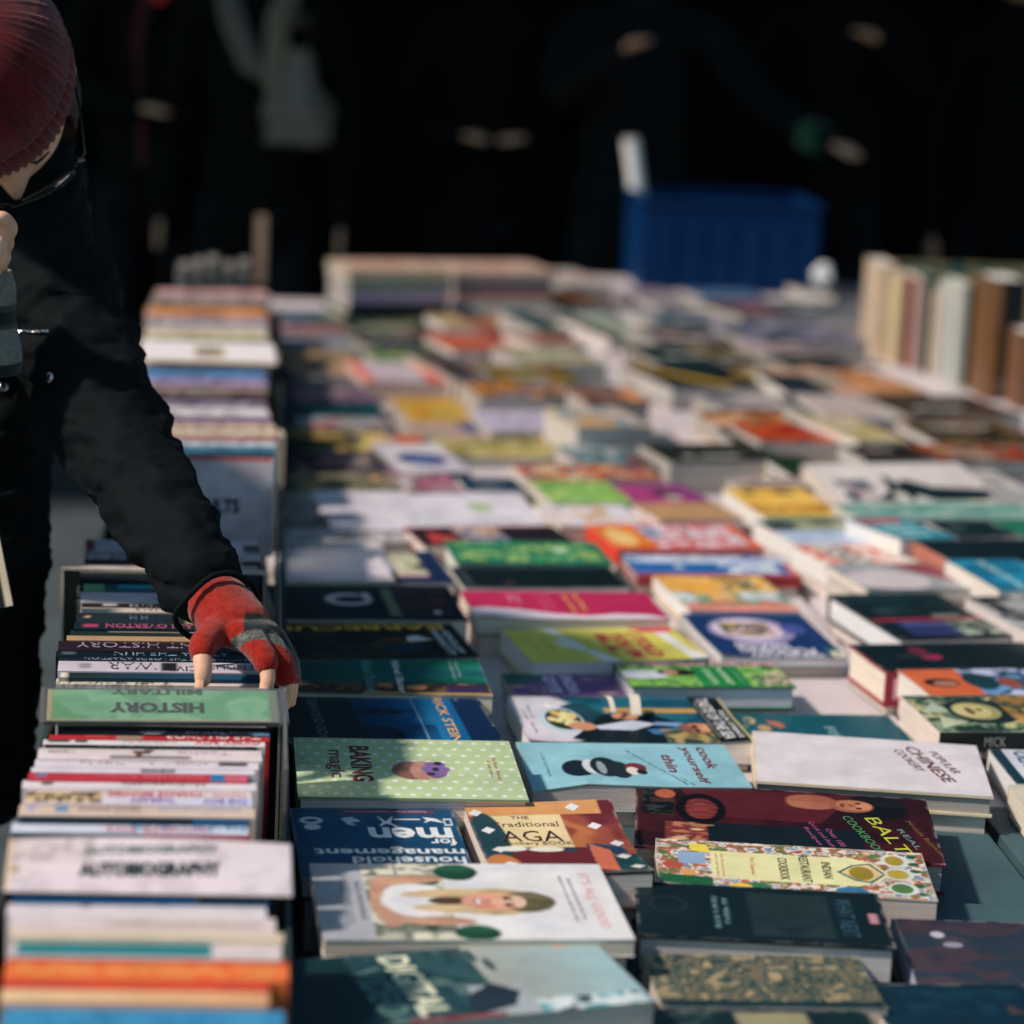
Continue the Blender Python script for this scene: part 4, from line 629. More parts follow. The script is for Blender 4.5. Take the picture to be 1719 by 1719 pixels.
# ------------------------------------------------------------------ the defocused books farther down the tables
FAR = [
 # left column beside the row of upright books, near to far
 (560, 932, 889, 826, .035, .012, '#c8c4cc', ['#c8c4cc', '#ccc8d0', '#c0bcc4'], 'large white printed sheet-like booklet behind the red wedge cover', 8),
 (478, 696, 912, 886, .03, .02, '#a8a0a0', ['#b0a8a8', '#8c8c88', '#b4acb0', '#5c6460'], 'greyish booklet behind the white booklet pile', 0),
 (480, 562, 864, 826, .03, .022, '#a89c98', ['#a89c98', '#6c706c', '#b4a8a4'], 'smudged grey-beige booklet left of the large white sheet', 0),  # grey-beige tones paint shade onto white paper
 (500, 686, 826, 795, .03, .02, '#a07c5c', ['#d09868', '#4c4c3c', '#5c5c48', '#8c806c'], 'orange and olive cover with a sunlit left end', 0),  # the orange in this palette paints a patch of sun
 (686, 782, 826, 792, .032, .02, '#8c7c80', ['#7c7470', '#a85c78', '#6c4c50', '#a89ca0'], 'pink swirled cover behind the large white sheet', 0),
 (784, 884, 824, 802, .034, .02, '#0f2c40', ['#0f2c40', '#14344c', '#0f2c40'], 'deep navy cover behind the large white sheet', 0),
 (500, 672, 794, 756, .03, .024, '#6c5c5c', ['#b08868', '#8c8480', '#24303c', '#3c3844', '#6c5c70'], 'peach, grey and navy cover beside the row of spines', 0),  # the peach in this palette is painted sunlight
 (674, 792, 792, 745, .04, .026, '#c4bcc8', ['#c8c0cc', '#c4bcc8', '#d0ccd0'], 'white cover with a navy blue ellipse', 1),
 (604, 680, 756, 720, .03, .02, '#c0a880', ['#c8a888', '#d8c070', '#b8a084', '#3c4c3c'], 'cream and yellow striped cover beside the dark green one', 0),
 (500, 604, 756, 720, .03, .022, '#24402c', ['#14382c', '#1c4028', '#a88c5c', '#6c6c38'], 'dark green cover with yellow-peach blots beside the row', 0),
 (676, 722, 758, 730, .045, .02, '#b84430', ['#b83c34', '#cc7838', '#b83c34'], 'small red and orange cover above the navy ellipse', 0),
 (755, 972, 768, 738, .085, .055, '#b0a474', ['#b8ac74', '#8c8450', '#c8bc84', '#b0a060'], 'thick book with olive-yellow cover and broad cream page edges', 0),
 (972, 1100, 780, 748, .03, .02, '#1c5454', ['#1c4c44', '#8c4c50', '#1c7880', '#a0a8ac', '#2c4c48'], 'teal and dusky red cover right of the olive-yellow book', 0),
 (888, 1116, 806, 780, .04, .022, '#b8683c', ['#b8503c', '#c8844c', '#4c3450', '#a84834', '#c8a878', '#a8a08c'], 'orange, plum and cream cover in front of the olive-yellow book', 0),
 (510, 660, 718, 700, .03, .02, '#a09ca0', ['#a8a4a8', '#b04c54', '#8ca8a4', '#a8a0a8'], 'white and crimson cover in front of the deep teal one', 0),
 (490, 652, 698, 676, .03, .02, '#0f4850', ['#0f4850', '#0c3c44', '#125c64'], 'deep teal cover beside the row of spines', 0),
 (500, 640, 674, 652, .03, .02, '#6c5870', ['#5c4c64', '#7c647c', '#8c7480'], 'dim mauve cover beside the row of spines', 0),
 (498, 622, 650, 630, .03, .02, '#4c7470', ['#2c7874', '#6c6870', '#8c7074', '#3c6468'], 'teal and grey-pink cover beside the row', 0),
 (500, 610, 630, 611, .03, .02, '#a89080', ['#b09880', '#8c5c58', '#b8a48c', '#a08070'], 'beige cover with rosy windows of colour', 0),
 (482, 612, 610, 588, .03, .02, '#a08468', ['#a0785c', '#a89474', '#8c7860'], 'tan cover left of the tilted salmon book', 0),
 (480, 602, 586, 560, .03, .02, '#808088', ['#5c6468', '#a09ca4', '#2c6c8c', '#8c8c90'], 'smoky white and blue cover beside the row', 0),
 (470, 592, 560, 546, .03, .02, '#9c6c70', ['#a87880', '#8c4c50', '#a88080'], 'dusty pink cover beside the row', 0),
 (472, 586, 545, 520, .03, .02, '#6c7078', ['#5c5c60', '#8c8088', '#1c5c78', '#3c6450'], 'grey cover with blue corner, farthest in the column beside the row', 0),
 # second column
 (612, 792, 640, 608, .11, .035, '#c0b4bc', ['#c4b8c0', '#ccc0c8', '#b8acb4'], 'tilted salmon-edged book with white and red cover', 2),
 (690, 822, 708, 668, .06, .034, '#b8984c', ['#a8a854', '#c8a04c', '#b88438', '#b8a45c'], 'yellow and amber cover under the tilted salmon book', 0),
 (700, 832, 736, 708, .04, .026, '#b8a090', ['#b88c80', '#b8a494', '#c0a89c', '#a0988c'], 'rosy beige cover with a square blue patch', 3),
 (822, 962, 722, 690, .075, .03, '#c8c4d4', ['#d0ccd8', '#b0a4c0', '#ccc8d4', '#a89cb8'], 'bright white glossy cover with lilac print', 0),
 (805, 982, 666, 640, .09, .045, '#b8a898', ['#c8b8c0', '#202c4c', '#c88c3c', '#4c2c2c', '#a8b0b8'], 'white, navy and orange cover over cream page edges', 0),
 (968, 1096, 716, 684, .085, .055, '#c8b090', ['#c89c50', '#c8b8a4', '#7c98a8', '#d0b8a4'], 'cream novel-thick book with amber and pale blue cover', 0),
 (984, 1090, 674, 652, .06, .04, '#946050', ['#a87060', '#6c3c38', '#a88474', '#3c3838'], 'brown and rose book with an orange end', 4),
 (640, 760, 610, 588, .05, .03, '#3c7450', ['#2c7850', '#8c8c3c', '#3c8058', '#8c8478'], 'mint and olive cover behind the tilted salmon book', 0),
 (640, 770, 588, 560, .045, .03, '#3c4444', ['#3c4444', '#5c5060', '#2c3838', '#34504c'], 'charcoal cover two places behind the tilted salmon book', 0),
 (600, 745, 558, 528, .045, .03, '#5c6c50', ['#4c5c4c', '#7c7c4c', '#5c6450', '#34443c'], 'mossy grey cover in the second column', 0),
 (600, 740, 528, 500, .045, .03, '#54504c', ['#6c5c5c', '#5c6450', '#6c705c'], 'grey-brown cover in the second column', 0),
 (745, 800, 548, 500, .06, .04, '#b88c64', ['#c08860', '#b89c74', '#b0a080'], 'apricot cover right of the grey-brown ones', 0),
 (716, 792, 590, 556, .055, .035, '#7c3c30', ['#5c2820', '#c06850', '#3c4044', '#a8503c'], 'rust cover with a salmon right end', 0),
 (886, 962, 484, 462, .09, .022, '#a8a0a4', ['#b0a8ac', '#a8a4a8', '#8ca0a4'], 'whitish book right of the slate blue one', 0),
 (798, 890, 504, 486, .07, .03, '#b88070', ['#c07868', '#b08c84', '#b88474'], 'coral pink book in front of the slate blue one', 0),
 (800, 960, 526, 504, .06, .03, '#989490', ['#989894', '#a09c9c', '#8c9490'], 'dove grey book in front of the coral pink one', 0),
 (800, 905, 550, 526, .055, .03, '#a06048', ['#b0583c', '#a07860', '#b46c4c'], 'terracotta book in front of the dove grey one', 0),
 (905, 962, 556, 522, .06, .035, '#34585c', ['#3c6c60', '#1c5864', '#2c484c', '#7c8c74'], 'sea green book right of the terracotta one', 0),
 (760, 850, 586, 560, .055, .03, '#c05c40', ['#c86848', '#c04c34', '#b87058'], 'orange-red book in the third column', 0),
 (850, 912, 590, 556, .055, .03, '#a84034', ['#3c6448', '#b83c34', '#5c2c34', '#b85438'], 'red and green book right of the orange-red one', 0),
 (900, 985, 580, 558, .05, .03, '#946c60', ['#946c60', '#8c5c54', '#a07c70'], 'muted rose book with a red end at the gap between the tables', 0),
 (882, 1020, 612, 582, .055, .04, '#b0a088', ['#8c8c6c', '#b8b09c', '#7c846c', '#b8a894'], 'cream and sage book by the open strip of table', 0),
 (762, 830, 636, 592, .05, .035, '#6c6458', ['#b07c70', '#2c3430', '#6c6068', '#24302c'], 'black and rose book behind the white, navy and orange cover', 0),
 (838, 978, 640, 614, .06, .035, '#6c6434', ['#34443c', '#8c8434', '#6c5830', '#8c5c34'], 'olive and forest green book behind the white, navy and orange cover', 0),
 (962, 1040, 512, 486, .06, .03, '#5c4838', ['#a86034', '#3c302c', '#6c5c3c'], 'dark brown book with an orange end near the blue crate', 0),
 (942, 1030, 478, 452, .08, .05, '#b8a8a0', ['#c0aca0', '#b8b0b0', '#a8a8a0'], 'pale heap-topping book left of the blue crate', 0),
 # right-hand tables
 (1125, 1326, 776, 744, .065, .045, '#1c2c2c', ['#141f20', '#2c3430', '#1c2828', '#3c3c34'], 'black mottled cover with thick white page edges', 0),
 (1330, 1400, 798, 766, .03, .02, '#1c3c28', ['#14342c', '#2c4830', '#1c3c28'], 'bottle green cover beside the thick white-edged book', 0),
 (1240, 1392, 815, 802, .03, .02, '#a08c88', ['#b07c70', '#24282c', '#b8a8a0', '#3c3434'], 'rose and black cover behind the golden yellow one', 0),
 (1240, 1440, 745, 722, .05, .03, '#241f24', ['#c8c0b8', '#1c2428', '#241f24', '#302820'], 'black book with a white left corner behind the thick white-edged one', 0),
 (1275, 1475, 742, 712, .06, .02, '#a03828', ['#8c2c24', '#c06030', '#a83428', '#5c1c20'], 'fiery red cover on the right-hand table', 0),
 (1205, 1345, 716, 690, .06, .035, '#b89c74', ['#c8c0b4', '#c88c4c', '#8c3c30', '#2c5434'], 'cream and orange cover with a bright left end', 0),
 (1440, 1530, 742, 700, .065, .02, '#b8b070', ['#b8a8a8', '#b8ac50', '#c8bcb4', '#b8a858'], 'cream cover with a lemon yellow patch', 0),
 (1390, 1500, 700, 664, .055, .035, '#b8a4a0', ['#c0a8a8', '#b8b0ac', '#c4b4ac'], 'blush white cover beside the midnight blue one', 0),
 (1210, 1400, 686, 664, .045, .03, '#a8a0a4', ['#b4acb4', '#1c3034', '#b8b0b4', '#a8a0a8'], 'whitish cover with black streaks on the right-hand table', 0),
 (1345, 1470, 662, 616, .045, .025, '#b0a094', ['#b8a8a0', '#c89c88', '#8c8c80', '#b8a89c'], 'pale cover with a faint green mark before the upright books', 0),
 (1440, 1560, 660, 622, .05, .02, '#b08468', ['#c8a090', '#b87c58', '#c8964c', '#6c5c50'], 'apricot cover at the foot of the upright books', 0),
 (1530, 1720, 700, 664, .035, .025, '#242c2c', ['#1c282c', '#4c4430', '#20282c', '#6c4c3c'], 'dim black and brown cover in front of the orange upright book', 0),
 (1475, 1580, 760, 668, .06, .03, '#0c1c28', ['#0c1c28', '#101f28', '#0c1c28'], 'long midnight blue cover with pale slanting letters', 5),
 (1580, 1760, 745, 704, .05, .035, '#28282a', ['#0f1f24', '#8c6c50', '#14242a', '#6c5c34', '#101f24'], 'black cover with a row of small orange and olive figures', 0),
 (1570, 1760, 772, 746, .04, .03, '#302a2c', ['#14202a', '#b89478', '#1c242c', '#c06034', '#7c2c30'], 'black and red cover with a pale face-like spot', 0),
 (1452, 1575, 772, 748, .035, .025, '#1c2024', ['#1c2024', '#3c2c28', '#161c20'], 'blackish cover in front of the midnight blue one', 0),
 (1700, 1800, 858, 790, .035, .02, '#a8a4a0', ['#b0a8a4', '#8c8c8c', '#b0a8a4'], 'pale grey cover at the right edge beside the black swoosh poster book', 0),
 (1440, 1760, 872, 846, .02, .012, '#6c8c84', ['#a8a8a0', '#4c8478', '#6c948c', '#8ca49c'], 'sage and white cover in front of the black swoosh one', 0),
 (1128, 1325, 652, 614, .05, .035, '#14282a', ['#10242a', '#142c30', '#a8843c', '#10242a', '#14282c'], 'black cover with a slanting yellow streak', 6),
 (1320, 1400, 658, 628, .045, .03, '#14242c', ['#10202c', '#34404c', '#10202c'], 'black cover with a pale blue label', 0),
 (1120, 1300, 614, 578, .05, .035, '#10323a', ['#10303a', '#143c40', '#0f2c34'], 'petrol cover behind the yellow-streaked one', 0),
 (1070, 1118, 628, 570, .05, .03, '#5c5c48', ['#a89c54', '#6c6450', '#1c3430', '#a09480'], 'olive and black book at the near right corner of the open strip', 0),
 (1230, 1312, 614, 574, .055, .03, '#5c4c30', ['#8c6c34', '#1c302c', '#7c6838'], 'dark book blotted with old gold', 0),
 (1315, 1440, 614, 596, .05, .03, '#28322c', ['#1c302c', '#2c3428', '#142824'], 'blackish green cover with a blush spine before the upright books', 0),
 (1290, 1400, 596, 574, .05, .03, '#a8949c', ['#b8a4a8', '#a8989c', '#1c2c2c'], 'blush and black cover with a bright left end', 0),
 (1105, 1240, 576, 548, .055, .03, '#4c5c5c', ['#2c484c', '#8c8c98', '#6c5c58', '#24444c', '#8c6c64'], 'grey-green cover with pinkish patches', 0),
 (1060, 1108, 572, 526, .06, .04, '#a8b0a0', ['#b0b8a4', '#a8a494', '#88a898'], 'pale green and cream cover in the middle of the right-hand books', 0),
 (1022, 1060, 570, 522, .05, .035, '#0c2c34', ['#0c2c34', '#103440', '#0c2828'], 'very dark teal book by the far end of the open strip', 0),
 (1260, 1460, 572, 540, .055, .035, '#7c7890', ['#8c8498', '#24505c', '#9c94a8', '#1c4450'], 'lilac-grey cover with teal edge before the upright books', 0),
 (1108, 1240, 546, 520, .06, .035, '#246068', ['#1c5c68', '#a8a0a8', '#2c5c60', '#1c5464'], 'teal cover with pale blots', 0),
 (1070, 1165, 520, 500, .06, .035, '#4c3c54', ['#4c3c54', '#5c4860', '#3c3c54'], 'aubergine book in front of the blue crate', 0),
 (1060, 1150, 500, 484, .075, .03, '#8c8090', ['#9488a0', '#a09098', '#8c8090'], 'dusky lilac book against the blue crate', 0),
 (1165, 1250, 540, 500, .06, .035, '#8c8484', ['#b0a0ac', '#8c8c80', '#a8a0a4', '#24404c'], 'pale pinkish book between aubergine and blue ones', 0),
 (1245, 1350, 532, 505, .055, .035, '#543c50', ['#1c3c50', '#8c4c60', '#6c3444', '#1c4454'], 'blue and maroon book before the blue crate', 0),
 (1180, 1290, 500, 486, .075, .03, '#48688a', ['#8c9cb4', '#24507c', '#5c80a0'], 'powder blue book against the blue crate', 0),
 (1300, 1465, 530, 505, .045, .03, '#143840', ['#143840', '#1c4450', '#8c8c94', '#102c38'], 'blue-black cover behind the lilac-grey one', 0),
 (1400, 1466, 500, 478, .06, .03, '#3c3c40', ['#8c8088', '#14242c', '#3c3c40'], 'dull grey book left of the upright books', 0),
]
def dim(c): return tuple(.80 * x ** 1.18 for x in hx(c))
def far_art(cols, n, idx):
    art = [('n', 0, 0, 1, 1, cols, 3 + n % 4, 3 + n * 7 % 50)]
    rg = random.Random(n * 13 + 1)
    for _ in range(3):
        u, v = rg.uniform(.1, .8), rg.uniform(.1, .8); art.append(('e', u, v, rg.uniform(.03, .12), rg.uniform(.04, .12), rg.choice(cols)))
    if rg.random() < .5:
        v = rg.uniform(.2, .7); c = hx(cols[0]); lum = sum(c) / 3
        art.append(('l', .15, v, .8, v + .16, rg.choice([1, 2]), '#24282c' if lum > .2 else '#c8c4bc', 'u'))
    if idx == 1: art = [('n', 0, 0, 1, 1, cols, 3, 4), ('e', .5, .45, .36, .22, '#1c3464'), ('n', .3, .35, .7, .55, ['#1c3464', '#5c6c98', '#1c3464'], 9, 2)]
    if idx == 2: art = [('r', 0, 0, .12, 1, '#c86050'), ('r', .62, 0, 1, .55, '#b83428'), ('r', .62, .5, .85, 1, '#cc7c50')]
    if idx == 3: art.append(('r', .72, .3, .95, .9, '#1c4474'))
    if idx == 4: art.append(('r', .8, .1, .97, .9, '#cc7c38'))
    if idx == 5: art = [('r', .3, .2, .42, .75, '#8c8ca0'), ('l', .28, .15, .45, .8, 3, '#a8a0b0', 'v')]
    if idx == 8: art = [('n', 0, 0, 1, 1, cols, 3, 4), ('l', .08, .1, .3, .85, 9, '#9c9ca4', 'u'), ('l', .36, .1, .6, .85, 9, '#a0a0a8', 'u'), ('e', .75, .6, .06, .12, '#a0b088'), ('l', .68, .1, .92, .4, 5, '#a0a0a8', 'u')]
    if idx == 6: art = [('n', 0, 0, 1, 1, cols[:2], 3, 4), ('p', [(.05, .95), (.12, 1), (.62, .1), (.5, .1)], '#b89434'), ('e', .9, .6, .1, .2, '#8c7034')]
    return art
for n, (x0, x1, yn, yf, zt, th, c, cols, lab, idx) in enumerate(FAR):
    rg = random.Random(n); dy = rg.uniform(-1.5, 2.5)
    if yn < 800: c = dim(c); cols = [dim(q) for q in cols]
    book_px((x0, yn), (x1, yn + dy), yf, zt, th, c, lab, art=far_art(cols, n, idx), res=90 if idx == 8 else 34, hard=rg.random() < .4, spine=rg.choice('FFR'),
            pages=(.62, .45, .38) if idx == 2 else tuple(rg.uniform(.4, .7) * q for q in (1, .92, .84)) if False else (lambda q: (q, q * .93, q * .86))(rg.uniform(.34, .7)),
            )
stack_px((585, 452), (757, 453), 436, .145, [(.02, '#b8a088', 'tan book on top of the far left pile', ['#b8a890', '#a88474', '#b8a08c']), (.026, '#6c7c70', 'grey-green blotted book, second in the far left pile', ['#6c7c70', '#24443c']), (.026, '#a490ac', 'lilac book, third in the far left pile', ['#a490ac']), (.022, '#101c24', 'black book, fourth in the far left pile', ['#1c2c34']), (.022, '#182428', 'charcoal book, fifth in the far left pile', ['#182428']), (.026, '#142028', 'blue-black book, lowest in the far left pile', ['#3c4c54'])])
stack_px((762, 455), (935, 456), 438, .12, [(.022, '#b89888', 'pale rose book on top of the far middle pile', ['#b8a494', '#a88478', '#c0a898']), (.022, '#445468', 'slate blue book, second in the far middle pile', ['#445468', '#545c74']), (.022, '#b07868', 'coral book, third in the far middle pile', ['#b07868']), (.026, '#a8a09c', 'putty book, fourth in the far middle pile', ['#a8a09c']), (.026, '#6c5c54', 'brown book, lowest in the far middle pile', ['#6c5c54'])])
# the white cover with a black swoosh leans on the books behind it
book_px((1420, 848), (1690, 844), 806, .045, .02, '#b8b0ac', 'leaning white cover crossed by a black wing-like swoosh', res=120, hard=True, tilt=9,
        art=[('n', 0, 0, 1, 1, ['#b8b0ac', '#c0b8b4'], 3, 3), ('p', [(.16, .1), (.36, .32), (.42, .75), (.47, .5), (.52, .62), (.66, .42), (.98, .34), (1, .1), (.6, .04), (.5, .22), (.44, .06)], '#0f2228'), ('e', .4, .18, .04, .14, '#b8b4a8'), ('n', .08, .15, .28, .6, ['#b8b0ac', '#b8b0ac', '#8c6c70', '#3c5460'], 7, 5), ('e', .1, .22, .04, .12, '#1c3c48'), ('n', .0, 0, 1, .08, ['#b0b0a0', '#8ca098'], 5, 3)],
        under=('#8c9490', 'grey book that props the black swoosh cover'))

settle()
# ------------------------------------------------------------------ upright books
def upright(mtx, L, t, h, color, label, art=(), texts=(), pages=PAPER, hard=False, res=90, group='books standing in the crates', matte=False, round_=.0015):
    """spine up: local x along the spine, y through the thickness, z up, origin at the near left lower corner"""
    root = empty('book', mtx=mtx); tag(root, label, 'book', group)
    nu, nv = res, 7; U, V = np.meshgrid(np.linspace(0, 1, nu), np.linspace(0, 1, nv)); img = paint(U, V, color, art, L / max(t, .004))
    zf = lambda x, y: h - round_ * (2 * y / t - 1) ** 2 if not hard else h - .5 * round_ * (2 * y / t - 1) ** 2
    cv = MB(); grid_sheet(cv, L, t, zf, img); ct = .0022 if hard else .0007; c0, c1 = tuple(img[0].mean(0)), tuple(img[-1].mean(0)); ze = zf(0, 0) - .00005
    for y0, y1, c in ((0, ct, img[0]), (t - ct, t, img[-1])):
        xs = np.linspace(0, L, nu); vs = [(x, y0, ze) for x in xs] + [(x, y0, 0) for x in xs] + [(x, y1, ze) for x in xs] + [(x, y1, 0) for x in xs]; n = nu
        fs = []
        for i in range(n - 1): fs += [(i, i + 1, n + i + 1, n + i), (2 * n + i + 1, 2 * n + i, 3 * n + i, 3 * n + i + 1), (n + i, n + i + 1, 3 * n + i + 1, 3 * n + i)]
        fs += [(0, n, 3 * n, 2 * n), (n - 1, 3 * n - 1, 4 * n - 1, 2 * n - 1)]
        cv.add(vs, fs, np.tile(c, (4, 1)))
    for x0, x1 in ((0, .0006), (L - .0006, L)):
        cv.box(x0, ct, h - .006 - .002, x1, t - ct, zf(0, 0) - .0002, tuple(img[3].mean(0)))
    cv.build('cover', M_MATTE if matte else M_PRINT, root)
    pg = MB(); pg.box(.002, ct, .002, L - .002, t - ct, h - .0035, pages); pg.build('pages', M_PAGEV, root)
    for s, u, v, LL, H, c, *b in texts:
        tb = MB(); put_text(tb, s, u * L, v * t, LL * L, H * t, 180, c, lambda x, y: zf(x, min(max(y, 0), t)) + .0002, b[0] if b else 0); tb.build('title', M_INK, root)
    return root
def frame(o, ux, uy=None):
    ux = ux.normalized(); uy = Vector((-ux.y, ux.x, 0)); return Matrix(((ux.x, uy.x, 0, o.x), (ux.y, uy.y, 0, o.y), (ux.z, uy.z, 1, o.z), (0, 0, 0, 1)))

ZR = .165                     # height of the row of spines above the table
